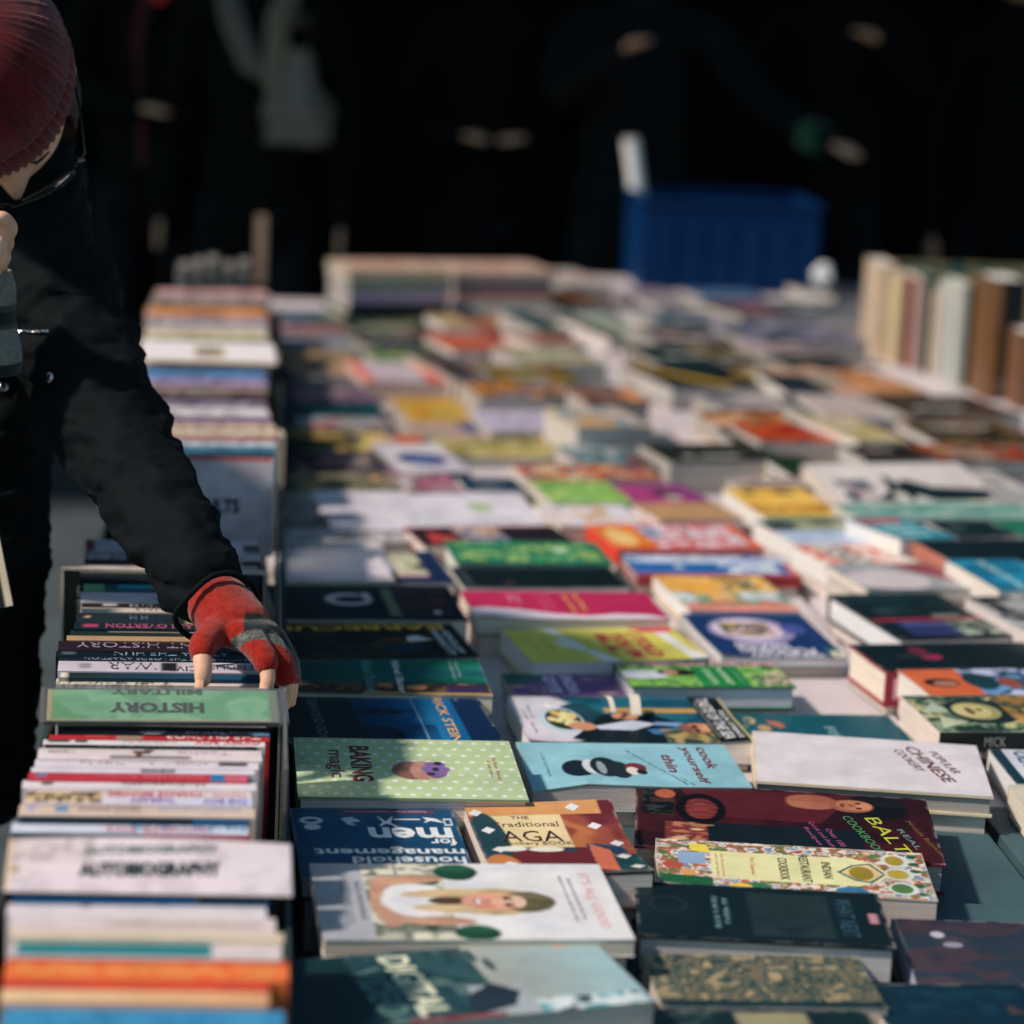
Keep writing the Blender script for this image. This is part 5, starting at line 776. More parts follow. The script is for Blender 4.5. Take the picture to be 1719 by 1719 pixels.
# (near edge y, far edge y in the photograph at the middle, left x, right x, colour, art, texts, label)
SP = [
 (1745, 1692, -8, 484, '#2f7ba3', [('e', .14, .5, .04, .3, '#8c5470'), ('n', 0, 0, 1, 1, ['#2c749c', '#3a86ac'], 5, 2)], [], 'sky blue spine nearest the camera at the foot of the row'),
 (1691, 1681, -4, 452, '#8c7468', [], [], 'thin grey-brown spine behind the nearest blue one'),
 (1680, 1659, -3, 452, '#d0a880', [('g', 0, 0, 1, 1, '#d8b48c', '#c89468', 'u')], [], 'tan spine just behind the thin grey-brown one'),
 (1658, 1642, 0, 455, '#b83c2c', [('r', .3, 0, .8, 1, '#c4442c')], [], 'brick red spine between the tan and orange ones'),
 (1641, 1607, 0, 484, '#d8602a', [('r', 0, .82, 1, 1, '#a82c20'), ('n', 0, 0, 1, .8, ['#d8582a', '#dc7c44'], 3, 2)], [], 'broad orange spine with a darker red far edge'),
 (1606, 1575, 8, 480, '#bcb4b4', [('r', .02, .15, .74, .9, '#1c7078'), ('r', .78, .2, 1, .8, '#c0b8b8')], [], 'white spine with a long teal band'),
 (1574, 1562, 14, 474, '#c8b8a4', [], [], 'thin cream spine behind the teal-banded one'),
 (1561, 1537, 14, 470, '#c4b8b8', [('n', .35, .2, .95, .6, ['#c4b8b8', '#b0a094'], 16, 2), ('r', .0, .0, 1, .1, '#ccb8a0')], [('UNDERSTANDING', .62, .5, .55, .35, '#a89c94')], 'white spine with pale brown lettering'),
 (1536, 1515, 10, 455, '#c4bcc0', [('e', .3, .7, .02, .2, '#8c5c54'), ('e', .6, .9, .03, .2, '#24343c')], [], 'white spine with a small dark notch at its far side'),
 (1513, 1497, 18, 452, '#174a74', [('r', .72, 0, 1, 1, '#0c2834'), ('e', .72, .5, .01, .3, '#8c8434')], [], 'royal blue spine just nearer than the curved white divider'),
 (1496, 1487, 40, 470, '#0c2836', [], [('CONFESSIONS', .55, .5, .5, .7, '#a8acb0')], 'thin navy spine partly under the curved white divider'),
 (1409, 1397, 14, 420, '#10262e', [('r', .55, 0, 1, 1, '#7c2830')], [], 'black and red spine emerging behind the curved white divider'),
 (1396, 1380, 18, 418, '#bcc0cc', [('n', .5, .3, 1, 1, ['#c0c4d0', '#3c78a8', '#c4c8d4'], 14, 4)], [('WONDER THIS', .62, .3, .45, .45, '#b05860', .02)], 'white spine with blue dabs and red letters'),
 (1379, 1370, 24, 424, '#0c2232', [('r', .75, 0, 1, 1, '#164a70')], [], 'thin midnight spine with a blue right end'),
 (1368, 1349, 30, 432, '#c0ac9c', [('e', .18, .5, .03, .3, '#5c84a0'), ('e', .05, .5, .02, .2, '#8c94b0')], [('DENNIS SIMMONS', .38, .5, .26, .36, '#5c4c48'), ('SECRET HUNTER', .76, .5, .36, .3, '#8c98b4')], 'beige spine with brown and faded blue lettering'),
 (1348, 1323, 32, 432, '#c8b8b8', [('n', 0, .1, .34, .8, ['#c8b8ac', '#a08c6c', '#4c3c30', '#c0a880'], 8, 6), ('g', .34, 0, 1, .35, '#c8c0c8', '#a8b8d4', 'u')], [('CHAOS MOVIES', .57, .62, .42, .36, '#b0384c', .03), ('TREVOR', .9, .62, .15, .3, '#b86474'), ('THERAPY', .56, .25, .2, .3, '#7c4c94', .02), ('THE BOY', .88, .22, .2, .3, '#7c4c94', .02)], 'broad white spine with a sandy photo and red capitals'),
 (1322, 1309, 36, 428, '#c8c0c4', [('r', .08, .3, .13, .6, '#3c3434')], [('Hydrogenetic', .6, .5, .36, .6, '#5c4c4c')], 'white spine with brown script between two bold ones'),
 (1308, 1296, 42, 422, '#a8303c', [('r', .83, 0, .9, .9, '#1c6c98'), ('r', .9, 0, 1, 1, '#b85868'), ('e', .06, .5, .03, .3, '#5c6c8c')], [('BRENDA FROM', .66, .5, .28, .5, '#c87880'), ('Ayrshire', .4, .5, .2, .5, '#c06870')], 'deep red spine with a square blue patch'),
 (1295, 1288, 48, 430, '#c4bcc4', [('r', .49, .1, .64, .95, '#2c2428'), ('n', .5, .3, .63, .8, ['#2c2428', '#a8a0a4'], 20, 3)], [], 'thin white spine with a black photo strip'),
 (1287, 1274, 54, 436, '#c4bcc4', [('r', .82, .3, .95, .7, '#3c3430')], [('TURKISH', .3, .5, .2, .5, '#8c6c74'), ('SOMERVILLE', .64, .55, .26, .5, '#8c7c84')], 'white spine with a dark mark near its right end'),
 (1273, 1255, 62, 440, '#c8bcbc', [('p', [(.42, .7), (.52, .95), (.5, .4), (.44, .3)], '#5c4434'), ('r', .32, .05, .68, .18, '#4c3c3c')], [('J CROOK', .1, .6, .12, .35, '#5c4c4c'), ('Tycho', .74, .6, .24, .5, '#a89094')], 'broad white spine with a brown leaf'),
 (1254, 1250, 68, 436, '#1c1c24', [], [('THE REMEMBERED PLACE', .6, .5, .7, .6, '#8c848c')], 'very thin black spine among the white ones'),
 (1249, 1241, 70, 448, '#c8c0c0', [('r', .02, .2, .12, .8, '#2c2428'), ('e', .17, .5, .03, .3, '#3c3034')], [('GYPSY BOY', .83, .5, .3, .7, '#b03444', .03), ('MIKEY WALSH', .48, .5, .24, .55, '#8c7478')], 'white spine with red capitals just nearer than the red spine'),
 (1240, 1233, 80, 450, '#a0242c', [('r', .3, 0, .42, .7, '#8c7468')], [("THE GUV'NOR", .74, .5, .44, .75, '#d0b8b4', .03), ('LENNY', .22, .5, .12, .5, '#c86860')], 'bright red spine with white capitals'),
 (1232, 1224, 98, 458, '#0c2030', [('e', .44, .4, .06, .3, '#a8a8ac'), ('r', .92, 0, 1, 1, '#4c7c9c'), ('r', .0, .85, 1, 1, '#184060')], [('Roberta TAYLOR', .78, .5, .38, .6, '#8ca0b4'), ('Too Many Mothers', .26, .5, .3, .5, '#4c6478')], 'dark blue spine with pale author name and white rosette'),
 (1223, 1217, 96, 460, '#081a20', [], [], 'black spine directly nearer than the green divider'),
 (1148, 1138, 92, 450, '#c0b4b0', [('n', 0, 0, .55, 1, ['#141c20', '#c8c0b8', '#1c2824', '#b8b090'], 12, 5), ('r', .7, .2, .9, .9, '#6c5460')], [], 'black and white patterned spine right behind the green divider'),
 (1137, 1128, 96, 452, '#1c3040', [('g', 0, 0, 1, 1, '#1c2820', '#1c4c6c', 'u'), ('r', 0, 0, .04, 1, '#c8c0b4')], [], 'blue-black spine with a white left tip'),
 (1127, 1110, 96, 450, '#b8b0bc', [('r', .5, .1, .58, .95, '#1c2024'), ('r', .1, .2, .16, .8, '#8c8490')], [('ENGLISH', .82, .5, .26, .5, '#4c4450'), ('CIVIL', .6, .3, .16, .45, '#241f28'), ('WAR', .36, .55, .24, .75, '#5c3c4c')], 'pale lilac spine with bold dark capitals'),
 (1109, 1103, 94, 448, '#0c1c24', [], [('DIRECTORY OF THE LORDS ADAPTION', .55, .5, .85, .6, '#8c98a0')], 'thin black spine with small pale capitals'),
 (1102, 1092, 92, 446, '#081a24', [('r', .03, .3, .09, .7, '#4c5458'), ('r', .0, .94, 1, 1, '#a8a0a8')], [('ATTILA THE HUN', .55, .5, .55, .6, '#7c98a4')], 'black spine with wide-spaced blue-grey capitals'),
 (1091, 1075, 96, 442, '#241824', [], [('ANCIENT HISTORY', .53, .5, .88, .55, '#8c8090')], 'plum spine with wide-spaced lilac capitals'),
 (1074, 1066, 104, 440, '#a08464', [('r', .7, 0, .9, 1, '#8c4c44'), ('r', 0, .7, 1, 1, '#5c4c38')], [], 'bronze spine behind the plum one'),
 (1065, 1057, 112, 436, '#1c2824', [('r', .2, .4, .9, .55, '#b8b4b0'), ('r', 0, .9, 1, 1, '#8c8c80')], [], 'dark green-black spine with a long white line'),
 (1056, 1046, 122, 434, '#10242e', [('r', .05, .3, .13, .7, '#a03c5c'), ('r', .78, 0, 1, 1, '#a89448')], [('IAIN OVERTON', .42, .5, .5, .7, '#a04c68', .03)], 'dark spine with bright pink capitals'),
 (1045, 1028, 126, 434, '#1c2830', [('r', .6, 0, .92, 1, '#a8a050'), ('r', .04, .4, .07, .6, '#c8a094')], [('M M', .34, .5, .1, .4, '#5c6c80'), ('LES', .76, .5, .16, .4, '#c8bc70')], 'charcoal spine with a mustard block'),
 (1027, 1020, 130, 432, '#bcb4ac', [('r', 0, .8, 1, 1, '#c8b890')], [('TATUALS', .46, .5, .3, .6, '#2c2c30')], 'thin white spine with dotted black capitals'),
 (1019, 1012, 132, 436, '#241c20', [('r', .12, .3, .2, .7, '#c8c4c4')], [('THE PHILOSOPHER WARS', .6, .5, .66, .7, '#b8b4b4', .02)], 'thin dark brown spine with bold white capitals'),
 (1011, 993, 134, 434, '#c0bcc8', [('r', 0, 0, 1, .12, '#b8a490')], [('ANCIENT', .5, .35, .3, .35, '#a0949c')], 'broad clean white spine left of the forearm'),
 (992, 978, 132, 436, '#2c4c54', [('r', 0, 0, .12, 1, '#6ca078'), ('r', .2, .2, .38, .8, '#2c8ca4'), ('r', .38, .2, .5, .9, '#5c7c70'), ('r', .52, .1, .68, .9, '#a8a8ac')], [('MAN', .64, .5, .12, .7, '#1c2428', .04)], 'green, cyan and grey spine left of the forearm'),
 (977, 960, 134, 438, '#0c1a1e', [('r', 0, .9, 1, 1, '#a8a090')], [('TREMENDOUS', .6, .6, .4, .4, '#6c7474')], 'black spine directly before the tall black book'),
 (952, 946, 136, 440, '#8c8078', [], [], 'thin grey spine behind the tall black book'),
 (945, 939, 138, 442, '#241f20', [('r', .3, .2, .9, .6, '#a89898')], [], 'thin black and pink spine behind the tall black book'),
 (938, 926, 142, 444, '#a8a0a0', [('n', 0, 0, 1, 1, ['#b4acac', '#8c6468', '#b8b0b0', '#3c3c40'], 9, 4)], [], 'speckled grey spine in front of the tall white divider'),
 (925, 905, 144, 440, '#bcb4b8', [('r', 0, 0, .05, 1, '#8c2c30'), ('r', .9, 0, 1, .6, '#2c3438')], [], 'white spine with red left end before the tall white divider'),
]
g = 'books standing in the crates'
def row_book(yn, yf, xl, xr, color, art, texts, lab, z=ZR, hh=None, lean=0, seed=0, **k):
    A = at(xl, yn - (xr - xl) * .006, z); B = at(xr, yn + (xr - xl) * .006, z); C = at((xl + xr) / 2, yf, z)
    ux = (B - A); L = ux.length; ux.normalize(); uy = Vector((-ux.y, ux.x, 0)); t = max(.004, (C - (A + B) / 2).dot(uy)) * .985
    h = hh or z - .012; A = A.copy(); A.z = T + z - h
    m = frame(A, ux)
    if lean: m = m @ Matrix.Translation((0, t, 0)) @ Matrix.Rotation(R(lean), 4, 'X') @ Matrix.Translation((0, -t, 0))
    return upright(m, L, t, h, color, lab, art, texts, **k)
for n, (yn, yf, xl, xr, c, art, tx, lab) in enumerate(SP):
    rg = random.Random(n * 3 + 7); row_book(yn, yf, xl + 3 + rg.uniform(-3, 5), xr + rg.uniform(-9, 3), c, art, tx, lab, z=ZR + rg.uniform(-.003, .003), res=110 if yn > 1180 else 80, hard=rg.random() < .25, matte=rg.random() < .4, pages=(rg.uniform(.6, .78), rg.uniform(.54, .7), rg.uniform(.42, .6)))
SPF = [
 (767, 757, 262, 458, '#24141c', 'black-purple spine right behind the tall white divider'), (756, 747, 260, 462, '#3c6c84', 'steel blue spine, second behind the tall white divider'), (746, 738, 258, 466, '#a8b0b4', 'pale blue-white spine nearer than the jutting cream one'),
 (737, 730, 256, 470, '#8c3440', 'crimson spine under the jutting cream one'), (729, 718, 254, 478, '#c0b49c', 'cream spine jutting out furthest to the right'), (717, 708, 252, 462, '#b8a090', 'sand spine behind the jutting cream one'), (707, 697, 250, 456, '#6c5474', 'mauve spine with blue specks by the elbow'),
 (696, 683, 248, 454, '#c0b8b8', 'white spine with teal smudges by the elbow'), (682, 668, 246, 450, '#807888', 'grey-mauve spine by the elbow'), (667, 656, 245, 450, '#3c2434', 'dark plum spine by the elbow'), (655, 645, 244, 450, '#8c7c60', 'khaki spine behind the dark plum one'),
 (644, 633, 243, 450, '#9080a0', 'lavender spine behind the khaki one'), (632, 619, 243, 450, '#2c6894', 'strong blue spine in the far half of the row'), (618, 607, 243, 450, '#6c646c', 'grey spine right before the bright leaning divider'),
 (566, 555, 252, 452, '#c0b090', 'buttery spine behind the bright leaning divider'), (554, 543, 254, 452, '#a8a098', 'stone grey spine in the far part of the row'), (542, 531, 256, 452, '#8c8494', 'dull violet spine in the far part of the row'), (530, 516, 258, 452, '#b87c4c', 'amber spine in the far part of the row'),
 (515, 505, 262, 452, '#6c4c40', 'rusty brown spine in the far part of the row'), (504, 495, 266, 452, '#8c8c88', 'ash spine in the far part of the row'), (494, 485, 272, 454, '#b08484', 'dusty rose spine, last of the lying row before the paler fans'),
]
for n, (yn, yf, xl, xr, c, lab) in enumerate(SPF):
    rg = random.Random(n * 5 + 1); v = hx(c); c2 = tuple(min(.8, a * .55) for a in v); c3 = tuple(min(.8, a * 1.3 + .02) for a in v)
    row_book(yn, yf, xl, xr, v, [('n', 0, 0, 1, 1, [v, c3, v, c2], 5, n + 3), ('l', .15, .3, .8, .7, 1, c2 if sum(v) > .5 else '#b8b0a8', 'u')], [], lab, z=ZR + rg.uniform(-.005, .005), res=40)

# ------------------------------------------------------------------ the divider cards
M_CARD = mat('divider_card', attr=True, rough=.5, noise=.06, nscale=12, spec=.4)
M_SLEEVE = mat('clear_sleeve', '#d8dcd8', rough=.12, trans=.92, spec=.5)
def card(A, B, up, label, img_res, base, art, texts, bend=0, thick=.0012, sleeve=False, name='divider_card', cat='divider card'):
    """a card from A to B (lower edge), standing along UP"""
    ux = (B - A); w = ux.length; ux.normalize(); d = up.length; uy = up.normalized(); uz = ux.cross(uy)
    m = Matrix(((ux.x, uy.x, uz.x, A.x), (ux.y, uy.y, uz.y, A.y), (ux.z, uy.z, uz.z, A.z), (0, 0, 0, 1)))
    root = empty(name, mtx=m); tag(root, label, cat, 'lettered divider cards among the upright books')
    U, V = np.meshgrid(np.linspace(0, 1, img_res), np.linspace(0, 1, max(8, int(img_res * d / w)))); img = paint(U, V, base, art, w / d)
    zf = lambda x, y: bend * ((2 * x / w - 1) ** 2) * (y / d) + thick
    mb = MB(); xs, ys = grid_sheet(mb, w, d, zf, img); nu, nv = len(xs), len(ys); b = nu * nv
    grid_sheet(mb, w, d, lambda x, y: zf(x, y) - thick, np.tile(np.array(hx(base)) * .9, (nv, nu, 1)))
    rim = list(range(nu)) + [j * nu + nu - 1 for j in range(1, nv)] + [(nv - 1) * nu + i for i in range(nu - 2, -1, -1)] + [j * nu for j in range(nv - 2, 0, -1)]
    mb.f += [(a_, b + a_, b + b_, b_) for a_, b_ in zip(rim, rim[1:] + rim[:1])]
    mb.build('card', M_CARD, root, smooth=True)
    tb = MB()
    for s, u, v, L, H, rot, c, bo in texts: put_text(tb, s, u * w, v * d, L * w, H * d, rot, c, lambda x, y: zf(min(max(x, 0), w), min(max(y, 0), d)) + .0004, bo)
    tb.build('lettering', M_INK, root)
    if sleeve:
        sb = MB()
        for zz in (-.0012, .0022):
            n = 12; vs = [(-.006 + (w + .014) * i / n, y, zf(w * i / n, y) - thick + zz) for y in (-.004, d + .004) for i in range(n + 1)]
            sb.add(vs, [(i, i + 1, n + 1 + i + 1, n + 1 + i) for i in range(n)], (.8, .8, .8))
        sb.build('sleeve', M_SLEEVE, root, smooth=True)
    return root
zc = .172
A = at(78, 1212, zc); B = at(470, 1214, zc); Cc = at(274, 1161, zc + .012)
card(A, B, Cc - (A + B) / 2, 'green card in a clear sleeve lettered HISTORY upside down, under the fingers', 120, '#6cb47c',
     [('n', 0, 0, 1, 1, ['#84cc98', '#98d8a4', '#78c08c'], 2, 12), ('n', .0, 0, .3, .6, ['#74bc88', '#84c898', '#68b47c'], 2, 3), ('r', 0, 0, 1, .05, '#d0b894'), ('r', 0, 0, .02, 1, '#d8bc94'), ('r', .96, 0, 1, 1, '#8c9480')],
     [('HISTORY', .47, .42, .41, .34, 180, '#2c4832', .05), ('MILITARY', .47, .93, .4, .2, 180, '#4c6c4c', .04)], sleeve=True)
A = at(6, 1497, zc); B = at(490, 1492, zc); Cc = at(262, 1402, zc + .022)
card(A, B, Cc - (A + B) / 2 + Vector((.0, 0, 0)), 'curved white card lettered BIOGRAPHY in the near part of the row', 130, '#c4b8bc',
     [('n', 0, 0, 1, 1, ['#c4b8bc', '#ccc0c4', '#bcb0b4'], 3, 5), ('n', .0, .55, .3, 1, ['#c4b8bc', '#a89c9c', '#c0b4b4'], 5, 5), ('r', 0, 0, .012, 1, '#c8a880'), ('e', .03, .4, .02, .05, '#8c7c40')],
     [('AUTOBIOGRAPHY', .5, .42, .5, .26, 2.0, '#10262c', .06), ('AUTOBIOGRAPHY', .5, .78, .48, .15, 3.0, '#5c6868', .05)], bend=-.004)
A = at(246, 930, .12); B = at(457, 932, .12); tp = aty(457, 776, B.y); up = Vector((0, .035, tp.z - B.z))
card(A, B, up, 'tall white divider lettered CULTS standing behind the forearm', 90, '#c0b4bc',
     [('n', 0, 0, 1, 1, ['#c0b4bc', '#c8bcc4', '#b8acb4'], 3, 4), ('r', 0, .96, 1, 1, '#a83c40'), ('l', .955, .1, .975, .7, 9, '#8c8488', 'u'), ('r', .985, 0, 1, 1, '#d0c4c0')],
     [('CULTS', .55, .5, .36, .15, 0, '#10242a', .04)])
A = at(242, 606, .17); B = at(464, 606, .17); Cc = at(352, 572, .195)
card(A, B, Cc - (A + B) / 2, 'bright white leaning divider with a small dark label in the far half of the row', 60, '#d0c8c8',
     [('r', .38, .2, .62, .8, '#b8a890'), ('l', .4, .25, .6, .75, 3, '#3c3c38', 'u'), ('r', 0, 0, 1, .1, '#c8b088')], [('FICTION', .5, .5, .2, .3, 0, '#3c3c34', .02)])
# tall black book standing behind the first group
A = at(101, 956, .168); tp = A.copy(); Bx = at(447, 956, .168)
A.y = at(270, 956, .168).y
m = Matrix(((1, 0, 0, A.x), (0, 1, 0, A.y + .002), (0, 0, 1, T + .012), (0, 0, 0, 1)))
hh = tp.z - T - .012
root = upright(m @ Matrix.Translation((0, .26, 0)) @ Matrix.Translation((0, -.26, 0)), Bx.x - A.x, .014, hh, '#b8b0a8', 'tall black annual with pale worn edges rising above the row left of the forearm', art=[('n', 0, 0, 1, 1, ['#c0b8b0', '#a89c94'], 9, 3)])
fc = MB(); fc.box(.003, -.0008, .004, Bx.x - A.x - .003, -.0002, hh - .004, '#0a1418'); fc.build('front_panel', M_PRINT, root)
tb = MB(); vs, fs, sz = text_mesh('Granites', .0); tb.add([(.022 + y * .012, -.0012, hh - .045 - x * .05 / sz[0]) for x, y in vs], fs, '#8c9090'); tb.build('title', M_INK, root)
# big flat books standing near the end of the row, and a post-like board
for n, (x, w_, c, lab) in enumerate([(300, 22, '#5c5e5a', 'grey upright book, first of the pale fan ending the row'), (324, 22, '#74706a', 'light grey upright book, second of the pale fan ending the row'), (348, 24, '#605c58', 'smoke-coloured upright book, third of the pale fan ending the row'), (374, 24, '#6e6a64', 'putty-coloured upright book, fourth of the pale fan ending the row'), (400, 20, '#4c4e4c', 'darker grey upright book, last of the pale fan ending the row')]):
    A = at(x, 484, .14); mm = Matrix(((0, -1, 0, A.x + .02), (0, 0, -1, A.y + .03), (1, 0, 0, T + .01), (0, 0, 0, 1)))
    upright(mm, .185 + .006 * (n % 3), .021, .14, c, lab, art=[('n', 0, 0, 1, 1, [c, '#7c7870', c], 4, n)], pages=(.25, .24, .22), res=20)

# ------------------------------------------------------------------ upright books on the right-hand table, spines to the customers
def stand(px, py, wpx, htop, color, lab, art=(), depth=.15, hard=True, pages=PAPER):
    A = at(px, py, 0); B = at(px + wpx, py + .5, 0); t = (B - A).length; top = aty(px, htop, A.y); h = top.z - T
    # local x -> up, local z (spine) -> towards the camera, local y -> left
    m = Matrix(((0, -1, 0, A.x + t), (0, 0, -1, A.y + depth), (1, 0, 0, T + .001), (0, 0, 0, 1)))
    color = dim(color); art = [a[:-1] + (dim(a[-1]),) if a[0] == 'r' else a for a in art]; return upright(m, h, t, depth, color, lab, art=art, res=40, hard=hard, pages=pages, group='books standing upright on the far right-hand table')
PALE = [('n', 0, 0, 1, 1, ['#b0a08c', '#a08c78', '#b4a490'], 4, 3)]
stand(1470, 603, 26, 446, '#c8b4a0', 'cream upright book, leftmost of the standing group', PALE, .17)
stand(1498, 612, 18, 462, '#b8a884', 'buff upright book with olive tint, second of the standing group', [('n', 0, 0, 1, 1, ['#b8ac84', '#c8b898'], 4, 3)], .16)
stand(1517, 618, 12, 468, '#6c1c24', 'narrow oxblood upright book between two pale ones', (), .16)
stand(1530, 622, 20, 468, '#c0a49c', 'pinkish upright book right of the oxblood one', (), .16)
stand(1551, 628, 10, 466, '#1f4a40', 'thin bottle green upright book', (), .17)
stand(1562, 632, 18, 488, '#c4b4a0', 'ivory upright book right of the thin green one', (), .15)
stand(1581, 640, 20, 486, '#b8b8b4', 'white upright book in the middle of the standing group', [('r', .1, .2, .3, .8, '#1c4c44')], .15)
stand(1602, 650, 14, 478, '#b8bcb4', 'pale grey-green upright book left of the black gap', (), .15)
stand(1617, 652, 10, 480, '#141414', 'narrow black upright book left of the massive volume', (), .15)
stand(1652, 672, 54, 470, '#101a20', 'massive blue-black upright volume with a bright orange side', [('e', .12, .5, .06, .3, '#3c3c40'), ('r', 0, .8, 1, 1, '#a0764c')], .14)
stand(1707, 688, 40, 560, '#80604a', 'tan upright book cut by the right edge of the photo', (), .14)
# two large thin boards behind them
for (x0, x1, y, top, c, lab) in ((1494, 1790, 585, 440, '#1c4840', 'large dark green volume standing crosswise behind the pale upright books'), (1570, 1800, 612, 466, '#8c6c50', 'large brown album standing crosswise behind the massive volume')):
    A = at(x0, y, 0); B = at(x1, y, 0); tp = aty(x0, top, A.y + .16)
    m = Matrix(((1, 0, 0, A.x), (0, 1, 0, A.y + .16), (0, 0, 1, T + .001), (0, 0, 0, 1)))
    upright(m, (B - A).length, .02, tp.z - T, c, lab, art=[('n', 0, 0, 1, 1, [c, '#8c7c5c', c], 9, 3)], res=40, group='books standing upright on the far right-hand table')
# ------------------------------------------------------------------ people
M_SKIN = mat('skin', '#d8a488', rough=.5, noise=.12, nscale=60, bump=.12, bscale=700, sss=.15, spec=.4)
M_COAT = mat('dark_coat', attr=True, rough=.8, noise=.3, nscale=25, bump=.5, bscale=900, sheen=.0, spec=.12)
M_KNIT = mat('wool_knit', attr=True, rough=.95, noise=.35, nscale=160, bump=.5, bscale=700, sheen=.25, spec=.1)
M_HAIR = mat('hair', '#20150f', rough=.6, noise=.4, nscale=90, bump=.5, bscale=400)
M_BLACK = mat('black_plastic', '#0a0c0e', rough=.25, spec=.6)
M_LENS = mat('lens', '#c8d4d4', rough=.03, trans=.97, spec=.6)
M_METAL = mat('bright_metal', '#a8acb0', rough=.25, metal=1)

def skinned(nodes, edges, radii, lv=2, root=0):
    me = bpy.data.meshes.new('s'); me.from_pydata([tuple(v) for v in nodes], edges, []); ob = bpy.data.objects.new('s', me); COL.objects.link(ob)
    ob.modifiers.new('k', 'SKIN'); sv = me.skin_vertices[0].data
    for i, r in enumerate(radii): sv[i].radius = r if hasattr(r, '__len__') else (r, r); sv[i].use_root = (i == root); sv[i].use_loose = False
    s = ob.modifiers.new('b', 'SUBSURF'); s.levels = lv; s.render_levels = lv
    dg = bpy.context.evaluated_depsgraph_get(); m2 = bpy.data.meshes.new_from_object(ob.evaluated_get(dg))
    vs = [v.co.copy() for v in m2.vertices]; fs = [tuple(p.vertices) for p in m2.polygons]
    bpy.data.objects.remove(ob); bpy.data.meshes.remove(m2); bpy.data.meshes.remove(me); return vs, fs
def fused(parts, voxel):
    mb = MB()
    for vs, fs in parts: mb.add(vs, fs, (.5, .5, .5))
    o = mb.build('f', M_SKIN); r = o.modifiers.new('r', 'REMESH'); r.mode = 'VOXEL'; r.voxel_size = voxel
    s = o.modifiers.new('s', 'SMOOTH'); s.iterations = 2; s.factor = .5
    dg = bpy.context.evaluated_depsgraph_get(); m2 = bpy.data.meshes.new_from_object(o.evaluated_get(dg))
    vs = [v.co.copy() for v in m2.vertices]; fs = [tuple(p.vertices) for p in m2.polygons]
    bpy.data.objects.remove(o); bpy.data.meshes.remove(m2); return vs, fs
def chain(cs):
    """chains of (point, radius); a first entry given as an int hangs the chain on that node"""
    N, E, Rr = [], [], []
    for c in cs:
        prev = None
        for q in c:
            if isinstance(q, int): prev = q; continue
            N.append(Vector(q[0])); Rr.append(q[1])
            if prev is not None: E.append((prev, len(N) - 1))
            prev = len(N) - 1
    return N, E, Rr
def head_mesh(F, n=64):
    """a human head, face towards local -y, 23 cm from chin to crown; F maps local to world"""
    vs, fs = [], []; g = lambda x, s: math.exp(-(x / s) ** 2)
    for j in range(n + 1):
        ph = math.pi * j / n
        for i in range(n):
            th = 2 * math.pi * i / n; x = math.sin(ph) * math.sin(th); y = -math.sin(ph) * math.cos(th); z = math.cos(ph)
            X, Y, Z = x * .076, y * .096, z * .118
            if Z < 0: X *= 1 - .32 * (-Z / .118) ** 1.5; Y *= 1 - .12 * (-Z / .118)
            if y > 0 and Z < -.03: Y *= .8
            if y < 0:
                f = -y
                Y -= f * .024 * g(X, .012) * g(Z + .03, .022) + f * .012 * g(X, .009) * g(Z + .042, .01)       # nose
                Y += f * .012 * (g(X - .032, .018) + g(X + .032, .018)) * g(Z + .002, .014)                     # eye sockets
                Y -= f * .007 * (g(X - .032, .012) + g(X + .032, .012)) * g(Z + .002, .008)                     # lids
                Y -= f * .005 * g(Z - .022, .01) * g(X, .05)                                                   # brow
                Y -= f * .006 * g(X, .024) * g(Z + .07, .006) + f * .005 * g(X, .022) * g(Z + .081, .006)       # lips
                Y += f * .004 * g(X, .03) * g(Z + .0755, .003)
                Y -= f * .008 * g(X, .02) * g(Z + .105, .014)                                                  # chin
                Y -= f * .004 * (g(X - .045, .02) + g(X + .045, .02)) * g(Z + .035, .02)                        # cheeks
            vs.append(F(Vector((X, Y, Z))))
    for j in range(n):
        for i in range(n): fs.append((j * n + i, j * n + (i + 1) % n, (j + 1) * n + (i + 1) % n, (j + 1) * n + i))
    return vs, fs
def ears(F):
    out = []
    for s in (-1, 1):
        bm = bmesh.new(); bmesh.ops.create_uvsphere(bm, u_segments=14, v_segments=10, radius=1)
        out.append(([F(Vector((s * (.074 + .012 * v.co.x * s), .012 + .018 * v.co.y, -.012 + .032 * v.co.z))) for v in bm.verts], [tuple(v.index for v in f.verts) for f in bm.faces])); bm.free()
    return out

# ---- the reader
Lx = Vector((.95, -.12, .27)).normalized(); Cz = Vector((-.05, -.87, .49)); Cz = (Cz - Cz.dot(Lx) * Lx).normalized(); Yy = Cz.cross(Lx)
HB = Matrix((Lx, Yy, Cz)).transposed()
O = aty(-2, 296, 2.84) - HB @ Vector((0, -.112, .024))
HF = lambda p: O + HB @ p
reader = empty('person', (-.42, 3.12, 0)); tag(reader, 'person in a dark red beanie, glasses and dark jacket leafing through upright books', 'person')
def child(vs, fs, name, m, col=(.5, .5, .5), smooth=True, parent=None):
    mb = MB(); off = Vector((-.42, 3.12, 0)) if parent is None else Vector((0, 0, 0))
    mb.add([v - off for v in vs], fs, col); return mb.build(name, m, parent or reader, smooth=smooth)
A3 = aty
neck = HF(Vector((0, .03, -.10)))
chest = Vector((-.37, 3.10, 1.20)); pel = Vector((-.47, 3.22, .95))
shL = A3(78, 455, 2.93); shR = Vector((-.53, 3.02, 1.27)); elL = A3(172, 700, 2.80); wrL = A3(364, 1020, 2.545)
elR = Vector((-.46, 2.86, 1.02)); wrR = A3(-28, 500, 2.76); haR = A3(-42, 436, 2.745)
